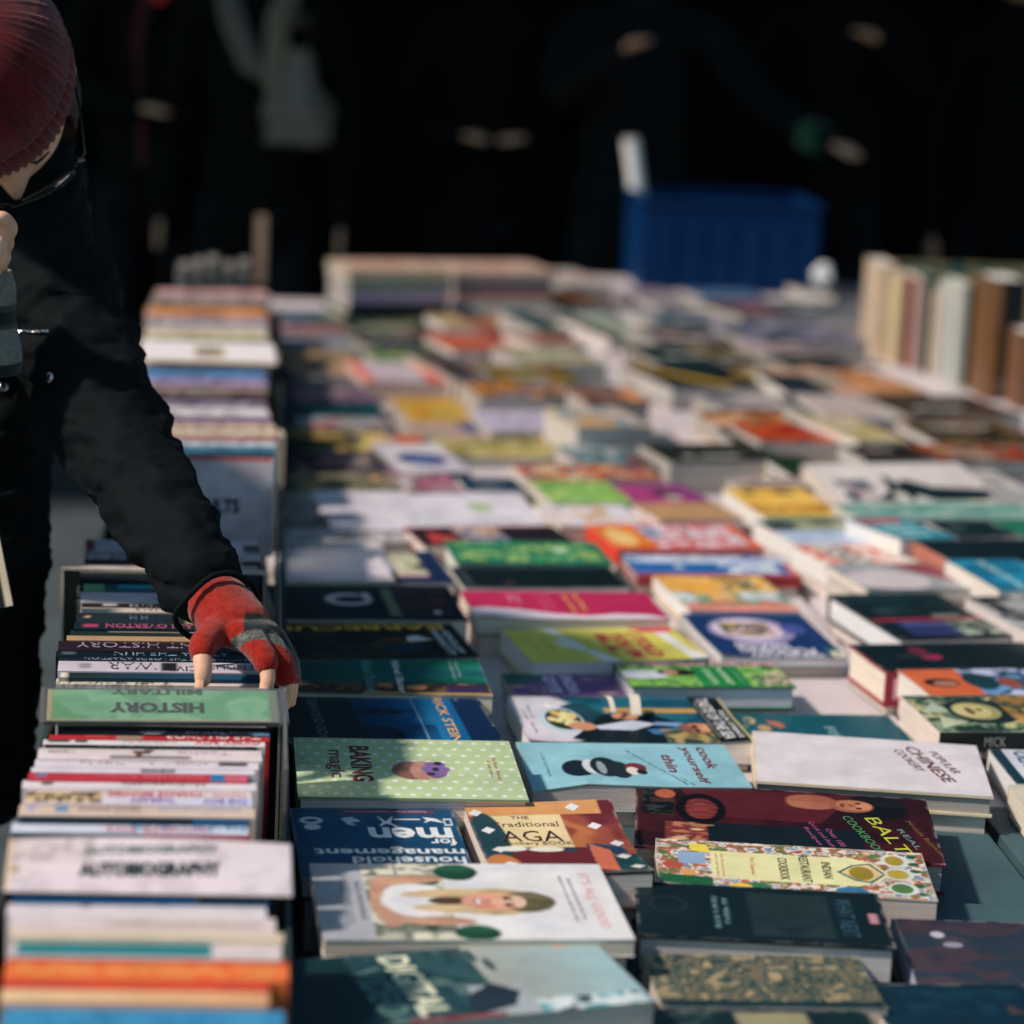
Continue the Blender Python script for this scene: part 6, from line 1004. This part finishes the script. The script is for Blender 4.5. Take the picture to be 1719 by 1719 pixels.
thumb = [A3(366, 1058, 2.50), A3(336, 1084, 2.468), A3(342, 1118, 2.455), A3(339, 1156, 2.449)]
index = [A3(418, 1072, 2.485), A3(446, 1106, 2.462), A3(451, 1134, 2.454), A3(446, 1166, 2.449)]
mid = [A3(440, 1068, 2.50), A3(474, 1112, 2.482), A3(484, 1150, 2.476), A3(472, 1200, 2.470)]
ring = [A3(452, 1066, 2.515), A3(484, 1110, 2.502), A3(490, 1150, 2.496), A3(484, 1192, 2.49)]
pinky = [A3(458, 1064, 2.53), A3(482, 1104, 2.520), A3(489, 1136, 2.515), A3(487, 1166, 2.512)]
palm = A3(402, 1048, 2.517)
lk, lf = Vector((-.40, 3.20, .52)), Vector((-.38, 3.26, .08)); rk, rf = Vector((-.60, 3.24, .52)), Vector((-.62, 3.32, .08))
body_nodes = [[(pel, (.14, .11)), (Vector((-.42, 3.16, 1.08)), (.13, .10)), (chest, (.15, .11)), (neck + Vector((-.01, .03, -.03)), .055), (neck, .052)],
              [2, (shL + Vector((-.04, .03, 0)), .07), (shL, .055), (elL, .038), (wrL, .026), (palm, (.030, .02))], [2, (shR, .055), (elR, .04), (wrR, .026), (haR, (.032, .022))],
              [0, (Vector((-.41, 3.2, .86)), .09), (lk, .055), (lf, .04), (lf + Vector((.03, -.1, -.045)), .032)], [0, (Vector((-.56, 3.24, .86)), .09), (rk, .055), (rf, .04), (rf + Vector((.03, -.1, -.045)), .032)]]
def limbs(cs):
    flat, out = [], []
    for c in cs:
        if isinstance(c[0], int): c = [flat[c[0]]] + c[1:]; flat += c[1:]
        else: flat += c
        out.append(skinned(*chain([c])))
    return out
def finger(pts, rr, b=palm): return skinned(*chain([[(b.lerp(pts[0], .4), rr[0] * 1.2)] + list(zip(pts, rr))]), lv=2)
parts = limbs(body_nodes)
parts += [finger(thumb, (.012, .0105, .0100, .0082)), finger(index, (.0105, .0092, .0085, .0072)), finger(mid, (.0105, .0092, .0085, .0072)), finger(ring, (.010, .009, .008, .007)), finger(pinky, (.009, .0078, .007, .006))]
# the other hand, curled under the nose
for k in range(4):
    b = haR + Vector((.012 - .004 * k, -.006 + .012 * k, .008 - .012 * k)); parts.append(finger([b, b + Vector((.026, -.012, .026 - .004 * k)), b + Vector((.018, -.028, .040 - .004 * k)), b + Vector((.002, -.03, .034 - .004 * k))], (.0095, .0092, .0085, .0072), haR))
parts.append(finger([haR + Vector((.016, -.012, -.012)), haR + Vector((.028, -.026, .004)), haR + Vector((.024, -.032, .03))], (.0105, .010, .008), haR))
hv = head_mesh(HF); parts += [hv] + ears(HF)
bv, bf = fused(parts, .0038)
body = child(bv, bf, 'body', M_SKIN)
# fingernails
for pts in (thumb, index):
    t, q = pts[-1], pts[-2]; d = (t - q).normalized(); nrm = Vector((-.35, -.6, .3)); nrm = (nrm - nrm.dot(d) * d).normalized(); s_ = d.cross(nrm); c = t + nrm * .0078 - d * .002; vs = []
    for j in range(5):
        for i in range(5):
            u, v = i / 2 - 1, j / 2 - 1; vs.append(c + s_ * u * .0048 * (1 - .15 * v * v) + d * v * .006 - nrm * (.0018 * u * u + .0012 * max(v, 0) ** 2))
    child(vs, [(j * 5 + i, j * 5 + i + 1, j * 5 + i + 6, j * 5 + i + 5) for j in range(4) for i in range(4)], 'fingernail', M_SKIN)
# coat with rumpled sleeves
def rumple(vs, amp, sc, seed=0):
    out = []
    for v in vs:
        q = Vector((v.x * sc, v.y * sc, v.z * sc * 2.2 + seed)); d = mnoise.noise_vector(q) * amp + mnoise.noise_vector(q * 2.7) * amp * .45; out.append(v + d)
    return out
def folds(a, b, r0, r1, n):       # ring folds along a sleeve
    pts = []
    for i in range(n + 1):
        t = i / n; pts.append((a.lerp(b, t), (r0 + (r1 - r0) * t) * (1.0 + (.07 if i % 2 else -.05))))
    return pts
cuff = wrL.lerp(palm, -.02) + Vector((0, 0, 0))
cparts = limbs([[(Vector((-.45, 3.19, .78)), (.17, .14)), (Vector((-.44, 3.17, .95)), (.175, .14)), (Vector((-.40, 3.14, 1.08)), (.165, .13)), (chest, (.175, .135)), (Vector((-.335, 3.05, 1.305)), (.085, .07)), (neck + Vector((-.01, .02, -.02)), (.07, .062))],
                         [3, (shL + Vector((-.05, .03, -.01)), .085)] + folds(shL, elL, .078, .062, 5) + folds(elL, cuff, .060, .043, 7)[1:], [3, (shR, .08)] + folds(shR, elR, .075, .06, 4)[1:] + folds(elR, wrR + Vector((0, 0, -.07)), .056, .045, 4)[1:]])
# the front hem and pocket side that hangs towards the camera
cparts.append(skinned(*chain([[(A3(-60, 560, 2.98), (.10, .07)), (A3(-50, 800, 3.0), (.105, .08)), (A3(-70, 1100, 3.0), (.10, .08)), (A3(-80, 1400, 3.02), (.10, .09))]])))
cparts.append(skinned(*chain([[(shL + Vector((-.01, .02, .0)), .08), (neck + Vector((.015, .05, -.075)), .078), (neck + Vector((-.06, .06, -.08)), .085), (shR, .08)]])))
cparts.append(skinned(*chain([[(neck + Vector((0, .05, -.08)), .08), (neck + Vector((0, .012, -.012)), .066)]])))
cv_, cf_ = fused(cparts, .0055); cv_ = rumple(cv_, .0085, 21, 3)
coat = child(cv_, cf_, 'jacket', M_COAT, (.0032, .0062, .008))
# collar, hem of sleeve
mb = MB(); pts = []
for i in range(15):
    t = R(-150 + 300 * i / 14); pts.append(neck + Vector((math.sin(t) * .066 - .012, -math.cos(t) * .06 + .04, -.085 - .02 * math.cos(t))) - Vector((-.42, 3.12, 0)))
mb.tube(pts, .02, 10, (.0032, .0062, .008)); mb.build('collar', M_COAT, reader, smooth=True)
mb = MB(); ax = (palm - elL).normalized(); q = ax.to_track_quat('Z', 'Y'); pts = []
for i in range(25): t = 2 * math.pi * i / 24; pts.append(cuff + q @ Vector((math.cos(t) * .0415, math.sin(t) * .038, .004 * math.sin(3 * t))) - Vector((-.42, 3.12, 0)))
mb.tube(pts, .003, 8, (.0032, .0062, .008)); mb.build('cuff', M_COAT, reader, smooth=True)
# trousers and boots
tv, tf = fused([skinned(*chain([[(pel + Vector((0, 0, -.05)), (.15, .12)), (Vector((-.41, 3.2, .84)), .105), (lk, .075), (lf + Vector((0, 0, .03)), .06)], [0, (Vector((-.56, 3.24, .84)), .105), (rk, .075), (rf + Vector((0, 0, .03)), .06)]]))], .01)
child(rumple(tv, .006, 12), tf, 'trousers', M_COAT, (.012, .014, .018))
for f in (lf, rf):
    bt, btf = skinned(*chain([[(f + Vector((0, 0, .08)), .052), (f + Vector((0, .01, -.03)), (.05, .05)), (f + Vector((.02, -.07, -.042)), (.048, .038)), (f + Vector((.035, -.13, -.046)), (.042, .032))]]))
    child(bt, btf, 'boot', M_BLACK)
# fingerless glove, striped
gl = [skinned(*chain([[(wrL.lerp(elL, .1), .034), (wrL.lerp(palm, .45), (.036, .030)), (palm, (.037, .026)), (palm.lerp(index[0], .7), (.026, .020))]]))]
def gfin(pts, rr, cut):
    p = list(pts[:-1]); p[-1] = pts[-2].lerp(pts[-1], cut) if cut > 0 else pts[-2].lerp(pts[-3], -cut); return finger(p, rr)
gl += [gfin(thumb, (.0165, .0138, .0128), -.12), gfin(index, (.0150, .0130, .0118), .0), gfin(mid, (.015, .0128, .0115), .1), gfin(ring, (.0145, .0125, .011), .1), gfin(pinky, (.013, .011, .010), .1)]
gl.append(skinned(*chain([[(thumb[0], .016), (index[0], .017), (mid[0], .017), (pinky[0], .016)]])))
gv, gf = fused(gl, .0022)
gv = [v + mnoise.noise_vector(v * 180) * .0007 for v in gv]
gc = []
for v in gv:
    d = (v - index[-1]).length; onidx = (v - index[1]).length
    if .052 < d < .063 and v.x > -.02: gc.append((.16, .16, .14) if (int(v.x * 900) + int(v.z * 900)) % 2 else (.07, .08, .07))
    elif .063 <= d < .085 and v.x > -.008: gc.append((.006, .016, .022))
    else: gc.append((.33, .018, .009))
child(gv, gf, 'glove', M_KNIT, gc)
# sleeve cuff of striped wool at the raised wrist
cvs, cfs, ccs = [], [], []; a_, b_ = wrR + Vector((0, 0, -.075)), wrR + Vector((0, -.002, .028)); N1, N2 = 60, 48; ax = (b_ - a_).normalized(); q = ax.to_track_quat('Z', 'Y')
for j in range(N1 + 1):
    t = j / N1; r_ = .037 - .011 * t ** 2 + .002 * math.sin(t * 9) + .001 * math.sin(t * 190)
    for i in range(N2): th = 2 * math.pi * i / N2; cvs.append(a_.lerp(b_, t) + q @ Vector((math.cos(th), math.sin(th), 0)) * (r_ + .0008 * math.cos(24 * th))); ccs.append((.02, .025, .028) if .5 < t < .62 or t < .12 else (.07, .075, .07) if .45 < t < .7 else (.26, .25, .22))
for j in range(N1):
    for i in range(N2): cfs.append((j * N2 + i, j * N2 + (i + 1) % N2, (j + 1) * N2 + (i + 1) % N2, (j + 1) * N2 + i))
child(cvs, cfs, 'wool_cuff', M_KNIT, ccs)
# beanie
bvs, bfs, bcs = [], [], []; NA, NB = 360, 70
for j in range(NB + 1):
    t = j / NB
    for i in range(NA):
        th = 2 * math.pi * i / NA
        if t < .28:                                              # folded band with ribs
            s = t / .28; r_ = 1.0 + .05 * math.sin(s * math.pi) + .016 * math.cos(60 * th); z = .004 + .046 * s + .014 * math.cos(th); rx, ry = .0895 * r_, .110 * r_
        else:
            s = (t - .28) / .72; ph = s * math.pi / 2; cab = .02 * abs(math.sin(9 * th)) ** .5 * math.cos(ph) + .006 * math.cos(72 * th) * math.cos(ph) + .004 * math.cos(28 * th + 6 * math.sin(s * 30)) * math.cos(ph)
            r_ = math.cos(ph) ** .8 * (1.0 + cab) + (.02 * math.exp(-((s - .25) / .15) ** 2)); z = .042 + .104 * math.sin(ph) + .014 * math.cos(th) * math.cos(ph); rx, ry = .0945 * r_, .116 * r_
        bvs.append(HF(Vector((rx * math.sin(th), -ry * math.cos(th) + .004 * (t > .28), z)))); bcs.append((.13, .008, .011) if (i // 13) % 2 or t < .28 else (.10, .007, .009))
bvs.insert(0, HF(Vector((0, 0, .148)))) ; bcs.insert(0, (.2, .012, .016))
for j in range(NB):
    for i in range(NA): bfs.append((1 + j * NA + i, 1 + j * NA + (i + 1) % NA, 1 + (j + 1) * NA + (i + 1) % NA, 1 + (j + 1) * NA + i))
for i in range(NA): bfs.append((1 + NB * NA + i, 1 + NB * NA + (i + 1) % NA, 0))
child(bvs, bfs, 'beanie', M_KNIT, bcs)
# hair below the beanie at the back and sides
hvs, hfs, hn = [], [], 48
for j in range(25):
    for i in range(hn + 1):
        th = math.pi + (i / hn - .5) * R(235); z = .045 - .165 * j / 24; k_ = math.sqrt(max(.05, 1 - (z / .135) ** 2)) * (1 + .025 * math.sin(i * 5.3) + .02 * math.sin(j * 1.3 + i)); hvs.append(HF(Vector((.084 * k_ * math.sin(th), -.104 * k_ * math.cos(th) + .004, z))))
for j in range(24):
    for i in range(hn): a = j * (hn + 1) + i; hfs.append((a, a + 1, a + hn + 2, a + hn + 1))
child(hvs, hfs, 'hair', M_HAIR)
# glasses slid down the nose
mb = MB(); off = Vector((-.42, 3.12, 0)); GP = lambda x, y, z: HF(Vector((x, y, z))) - off
for s in (-1, 1):
    rimp = [GP(s * (.036 + .029 * math.cos(t)), -.121 + .022 * (abs(.036 + .029 * math.cos(t)) / .065) ** 2 - .003 * math.sin(t), -.029 + .0115 * math.sin(t)) for t in [2 * math.pi * i / 28 for i in range(29)]]
    mb.tube(rimp, .0019, 8, (.01, .01, .012))
    mb.tube([GP(s * .064, -.100, -.024), GP(s * .082, -.088, -.018), GP(s * .088, -.04, .0), GP(s * .085, .02, .006)], .0016, 8, (.01, .01, .012))
mb.tube([GP(-.009, -.121, -.03), GP(0, -.126, -.026), GP(.009, -.121, -.03)], .0018, 8, (.01, .01, .012))
gls = mb.build('glasses', M_BLACK, reader, smooth=True)
for s in (-1, 1):
    lv_ = [GP(s * (.036 + rr * .028 * math.cos(t)), -.1215 + .022 * (abs(.036 + rr * .028 * math.cos(t)) / .065) ** 2 - .003 * rr * math.sin(t), -.029 + rr * .0108 * math.sin(t)) for rr in (.02, .5, 1) for t in [2 * math.pi * i / 28 for i in range(28)]]
    lf_ = [(k * 28 + i, k * 28 + (i + 1) % 28, (k + 1) * 28 + (i + 1) % 28, (k + 1) * 28 + i) for k in range(2) for i in range(28)]
    l = MB(); l.add(lv_, lf_, (.8, .8, .8)); l.build('lens', M_LENS, gls, smooth=True)
for s in (-1, 1):
    h = MB(); c = HF(Vector((s * .074, -.094, -.019))) - off; h.tube([c, c + Lx * s * .007], .0026, 8, (.6, .6, .6)); h.build('hinge', M_METAL, gls)
for s in (-1, 1):
    e_ = MB(); e_.tube([GP(s * (.032 + .016 * u), -.090 + .008 * abs(u), -.008 - .003 * (1 - u * u)) for u in (-1, -.5, 0, .5, 1)], [.0008, .0016, .0018, .0016, .0008], 6, (.05, .03, .02)); e_.build('eyelashes', M_HAIR, reader)
# zip and press studs found on the jacket's own surface
from mathutils.bvhtree import BVHTree
bvh = BVHTree.FromPolygons(cv_, cf_)
def onto(px, py):
    h = bvh.ray_cast(CAM, ray(px, py)); return h
zp = [onto(x, 557 - (x - 40) * .03) for x in range(6, 82, 1)]; zp = [h for h in zp if h[0] is not None]
if len(zp) > 3:
    mb = MB()
    mb.tube([h[0] + h[1] * (.0012 + .0006 * (k % 2)) - off for k, h in enumerate(zp)], [.0012 + .0006 * (k % 2) for k in range(len(zp))], 6, (.6, .6, .6))
    mb.build('zip', M_METAL, reader)
for px, py in ((86, 634), (4, 650)):
    h = onto(px, py)
    if h[0] is not None:
        mb = MB(); c = h[0] - off; mb.tube([c, c + h[1] * .003, c + h[1] * .0045], [.006, .006, .003], 16); mb.build('press_stud', M_METAL, reader, smooth=True)

# a black and white picture book held against the reader's hip
A = A3(37, 1046, 2.72); B_ = A3(-150, 1050, 2.72); Cc = A3(2, 872, 2.74)
ux = (B_ - A).normalized() * -1; wv = (B_ - A).length; up = (Cc - A); up = (up - up.dot(ux) * ux); hh = up.length; up.normalize(); nn = ux.cross(up)
Ob = B_; m = Matrix(((ux.x, up.x, nn.x, Ob.x), (ux.y, up.y, nn.y, Ob.y), (ux.z, up.z, nn.z, Ob.z), (0, 0, 0, 1)))
sh = (Cc - A).dot(ux); m = m @ Matrix.Rotation(math.atan2(-sh, hh), 4, 'Z')
make_book(m, wv * .95, hh * 1.15, .012, '#10181a', 'black and white picture book held at the left edge against the reader', art=[('n', 0, 0, .86, .96, ['#0c1418', '#8c8c88', '#10181c', '#c0beb8', '#141c20'], 7, 9), ('r', .93, 0, 1, 1, '#c8b8a0')], res=70, group='books laid flat on the tables')

# ---- people beyond the tables, mostly in the dark
def bystander(x, y, yaw, label, coat, hgt=1.0, arm=(('d', 0), ('d', 0)), extra=None, hair=(.02, .014, .01)):
    root = empty('person', (x, y, 0)); root.rotation_euler = (0, 0, yaw); tag(root, label, 'person', 'people beyond the book tables'); k = hgt
    V3 = lambda a, b, c: Vector((a * k, b * k, c * k))
    def armch(s, mode):
        sh_ = V3(s * .19, 0, 1.40)
        if mode == 'd': return sh_, V3(s * .25, .02, 1.12), V3(s * .26, -.05, .87), V3(s * .26, -.08, .78)
        if mode == 'f': return sh_, V3(s * .25, -.05, 1.14), V3(s * .14, -.28, 1.08), V3(s * .08, -.34, 1.08)
        if mode == 'u': return sh_, V3(s * .26, -.12, 1.18), V3(s * .17, -.30, 1.30), V3(s * .12, -.36, 1.34)
        if mode == 'l': return sh_, V3(s * .30, -.16, 1.22), V3(s * .42, -.36, 1.12), V3(s * .47, -.43, 1.10)
    arms = [armch(-1, arm[0][0]), armch(1, arm[1][0])]
    ch = [[(V3(0, 0, .95), (.13, .1)), (V3(0, 0, 1.12), (.125, .1)), (V3(0, 0, 1.32), (.15, .105)), (V3(0, .01, 1.46), .055), (V3(0, 0, 1.53), .05)]]
    for a in arms: ch.append([2, (a[0], .055), (a[1], .04), (a[2], .028), (a[3], (.03, .02))])
    for s in (-1, 1): ch.append([0, (V3(s * .09, 0, .86), .085), (V3(s * .1, -.01, .5), .055), (V3(s * .1, .02, .09), .04), (V3(s * .1, -.1, .045), .03)])
    ps = limbs(ch); FH = lambda p: V3(0, -.015, 1.63) + p * k
    ps.append(head_mesh(FH, 32)); ps += ears(FH)
    for a in arms:
        d = (a[3] - a[2]).normalized(); sd_ = d.cross(Vector((0, 0, 1))).normalized() if abs(d.z) < .9 else Vector((0, 1, 0))
        for f_ in range(4): o_ = sd_ * (f_ - 1.5) * .016; ps.append(skinned(*chain([[(a[3] + o_ * .6, .01), (a[3] + d * .045 + o_, .009), (a[3] + d * .075 + o_ + Vector((0, -.01, -.012)), .0075)]]), lv=1))
        ps.append(skinned(*chain([[(a[3] - sd_ * .01, .011), (a[3] + d * .02 - sd_ * .035, .0095), (a[3] + d * .045 - sd_ * .042, .008)]]), lv=1))
    v, f = fused(ps, .0075); mb = MB(); mb.add(v, f, (.5, .5, .5)); mb.build('body', M_SKIN, root, smooth=True)
    ch = [[(V3(0, 0, .62), (.2, .16)), (V3(0, 0, .9), (.18, .145)), (V3(0, 0, 1.12), (.17, .14)), (V3(0, 0, 1.34), (.18, .13)), (V3(0, .01, 1.47), (.08, .08)), (V3(0, .01, 1.55), (.072, .075))]]
    for a in arms: ch.append([3, (a[0], .08), (a[1], .062), (a[2], .045), (a[2].lerp(a[3], 1.1), .042)])
    v, f = fused(limbs(ch), .012); mb = MB(); mb.add(rumple(v, .009, 11, x), f, coat); mb.build('coat', M_COAT, root, smooth=True)
    ch = [[(V3(0, 0, .9), (.14, .12)), (V3(.09, 0, .8), .1), (V3(.1, -.01, .5), .075), (V3(.1, .02, .1), .06)], [0, (V3(-.09, 0, .8), .1), (V3(-.1, -.01, .5), .075), (V3(-.1, .02, .1), .06)]]
    v, f = skinned(*chain(ch), lv=2); mb = MB(); mb.add(v, f, (.01, .012, .016)); mb.build('trousers', M_COAT, root, smooth=True)
    mb = MB(); n = 28
    for j in range(n + 1):
        for i in range(n): ph = math.pi * .62 * j / n; th = 2 * math.pi * i / n; fr = .0 if math.cos(th) < .3 else .03 * (j / n); p = Vector((.083 * math.sin(ph) * math.sin(th), -.104 * math.sin(ph) * math.cos(th) + .012 + fr, .126 * math.cos(ph) + fr)); mb.v.append(tuple(FH(p * (1 + .03 * mnoise.noise(p * 60))))); mb.c.append(hair)
    for j in range(n):
        for i in range(n): mb.f.append((j * n + i, j * n + (i + 1) % n, (j + 1) * n + (i + 1) % n, (j + 1) * n + i))
    mb.build('hair', M_HAIR, root, smooth=True)
    if extra: extra(root, V3)
    return root
DK = (.002, .0035, .0045)
def red_lining(root, V3):
    mb = MB()
    for s, w_ in ((1, .02), (-1, .016)):
        pts = [V3(s * .05, -.155, 1.42), V3(s * .075, -.175, 1.25), V3(s * .06, -.18, 1.05), V3(s * .05, -.175, .9)]; mb.tube(pts, [.012, w_, w_, .008], 8, (.10, .012, .014))
    mb.build('coat_lining', M_KNIT, root, smooth=True)
    bm_ = MB(); bm_.tube([V3(-.02, -.19, 1.38), V3(-.02, -.20, 1.38)], .02, 14, (.8, .03, .02)); bm_.build('red_glint', M_INK, root)  # red disc added in place of a bright blurred red light
bystander(-.34, 8.15, R(12), 'passer-by in a dark coat with dull red lining, left behind the reader', DK, 1.02, (('f', 0), ('d', 0)), red_lining)
def scarf(root, V3):
    mb = MB(); mb.tube([V3(-.1, -.05, 1.47), V3(-.06, -.14, 1.36), V3(.0, -.19, 1.24), V3(.06, -.2, 1.2)], [.03, .035, .032, .02], 12, (.14, .13, .11)); mb.tube([V3(.1, -.05, 1.47), V3(.07, -.15, 1.36), V3(.075, -.2, 1.2), V3(.085, -.2, 1.05)], [.03, .035, .034, .02], 12, (.2, .17, .12)); mb.build('scarf', M_KNIT, root, smooth=True)
bystander(-.03, 7.95, R(-8), 'bystander with a pale loose scarf hanging over a black coat', DK, 1.0, (('d', 0), ('d', 0)), scarf)
bystander(.64, 8.2, R(0), 'bystander in black with hands joined in front, behind the middle piles', DK, .98, (('f', 0), ('f', 0)))
def cuffs(root, V3):
    mb = MB(); mb.tube([V3(.405, -.345, 1.125), V3(.45, -.395, 1.108)], .043, 14, (.01, .11, .05)); mb.build('green_cuff', M_KNIT, root, smooth=True)
bystander(1.05, 7.9, R(6), 'bystander reaching sideways with a green cuff above the blue crate', (.005, .007, .009), 1.0, (('u', 0), ('l', 0)), cuffs)
bystander(1.7, 8.3, R(-14), 'bystander in a black coat with folded arms behind the upright books', DK, 1.03, (('f', 0), ('u', 0)))
bystander(2.3, 8.5, R(10), 'bystander in a long black coat at the far right', DK, .99, (('d', 0), ('f', 0)))
# pale carrier bag lifted by the scarfed bystander
mb = MB(); n = 40; A = A3(500, 150, 7.75); vs = []
for j in range(n + 1):
    t = j / n
    for i in range(n):
        th = 2 * math.pi * i / n; r_ = .03 + .07 * math.sin(min(1, t * 1.15) * math.pi / 2) ** 1.5; w_ = 1 + .25 * mnoise.noise(Vector((math.cos(th) * 2, math.sin(th) * 2, t * 4))); vs.append((r_ * w_ * math.cos(th), .6 * r_ * w_ * math.sin(th), .11 - .26 * t + .01 * mnoise.noise(Vector((th, t * 5, 0)))))
vs.append((0, 0, -.155)); c_ = len(vs) - 1
mb.add(vs, [(j * n + i, j * n + (i + 1) % n, (j + 1) * n + (i + 1) % n, (j + 1) * n + i) for j in range(n) for i in range(n)] + [(n * n + i, n * n + (i + 1) % n, c_) for i in range(n)], '#7c766a')
for s in (-1, 1): mb.tube([(s * .03, 0, .108), (s * .032, 0, .16), (s * .012, 0, .2), (0, 0, .205)], .004, 8, '#7c766a')
M_BAG = mat('carrier_bag', '#5c564c', rough=.35, noise=.2, nscale=20, bump=.6, bscale=40)
o = mb.build('carrier_bag', M_BAG, smooth=True); o.location = A; tag(o, 'pale crumpled carrier bag hanging beside the scarfed bystander', 'bag')
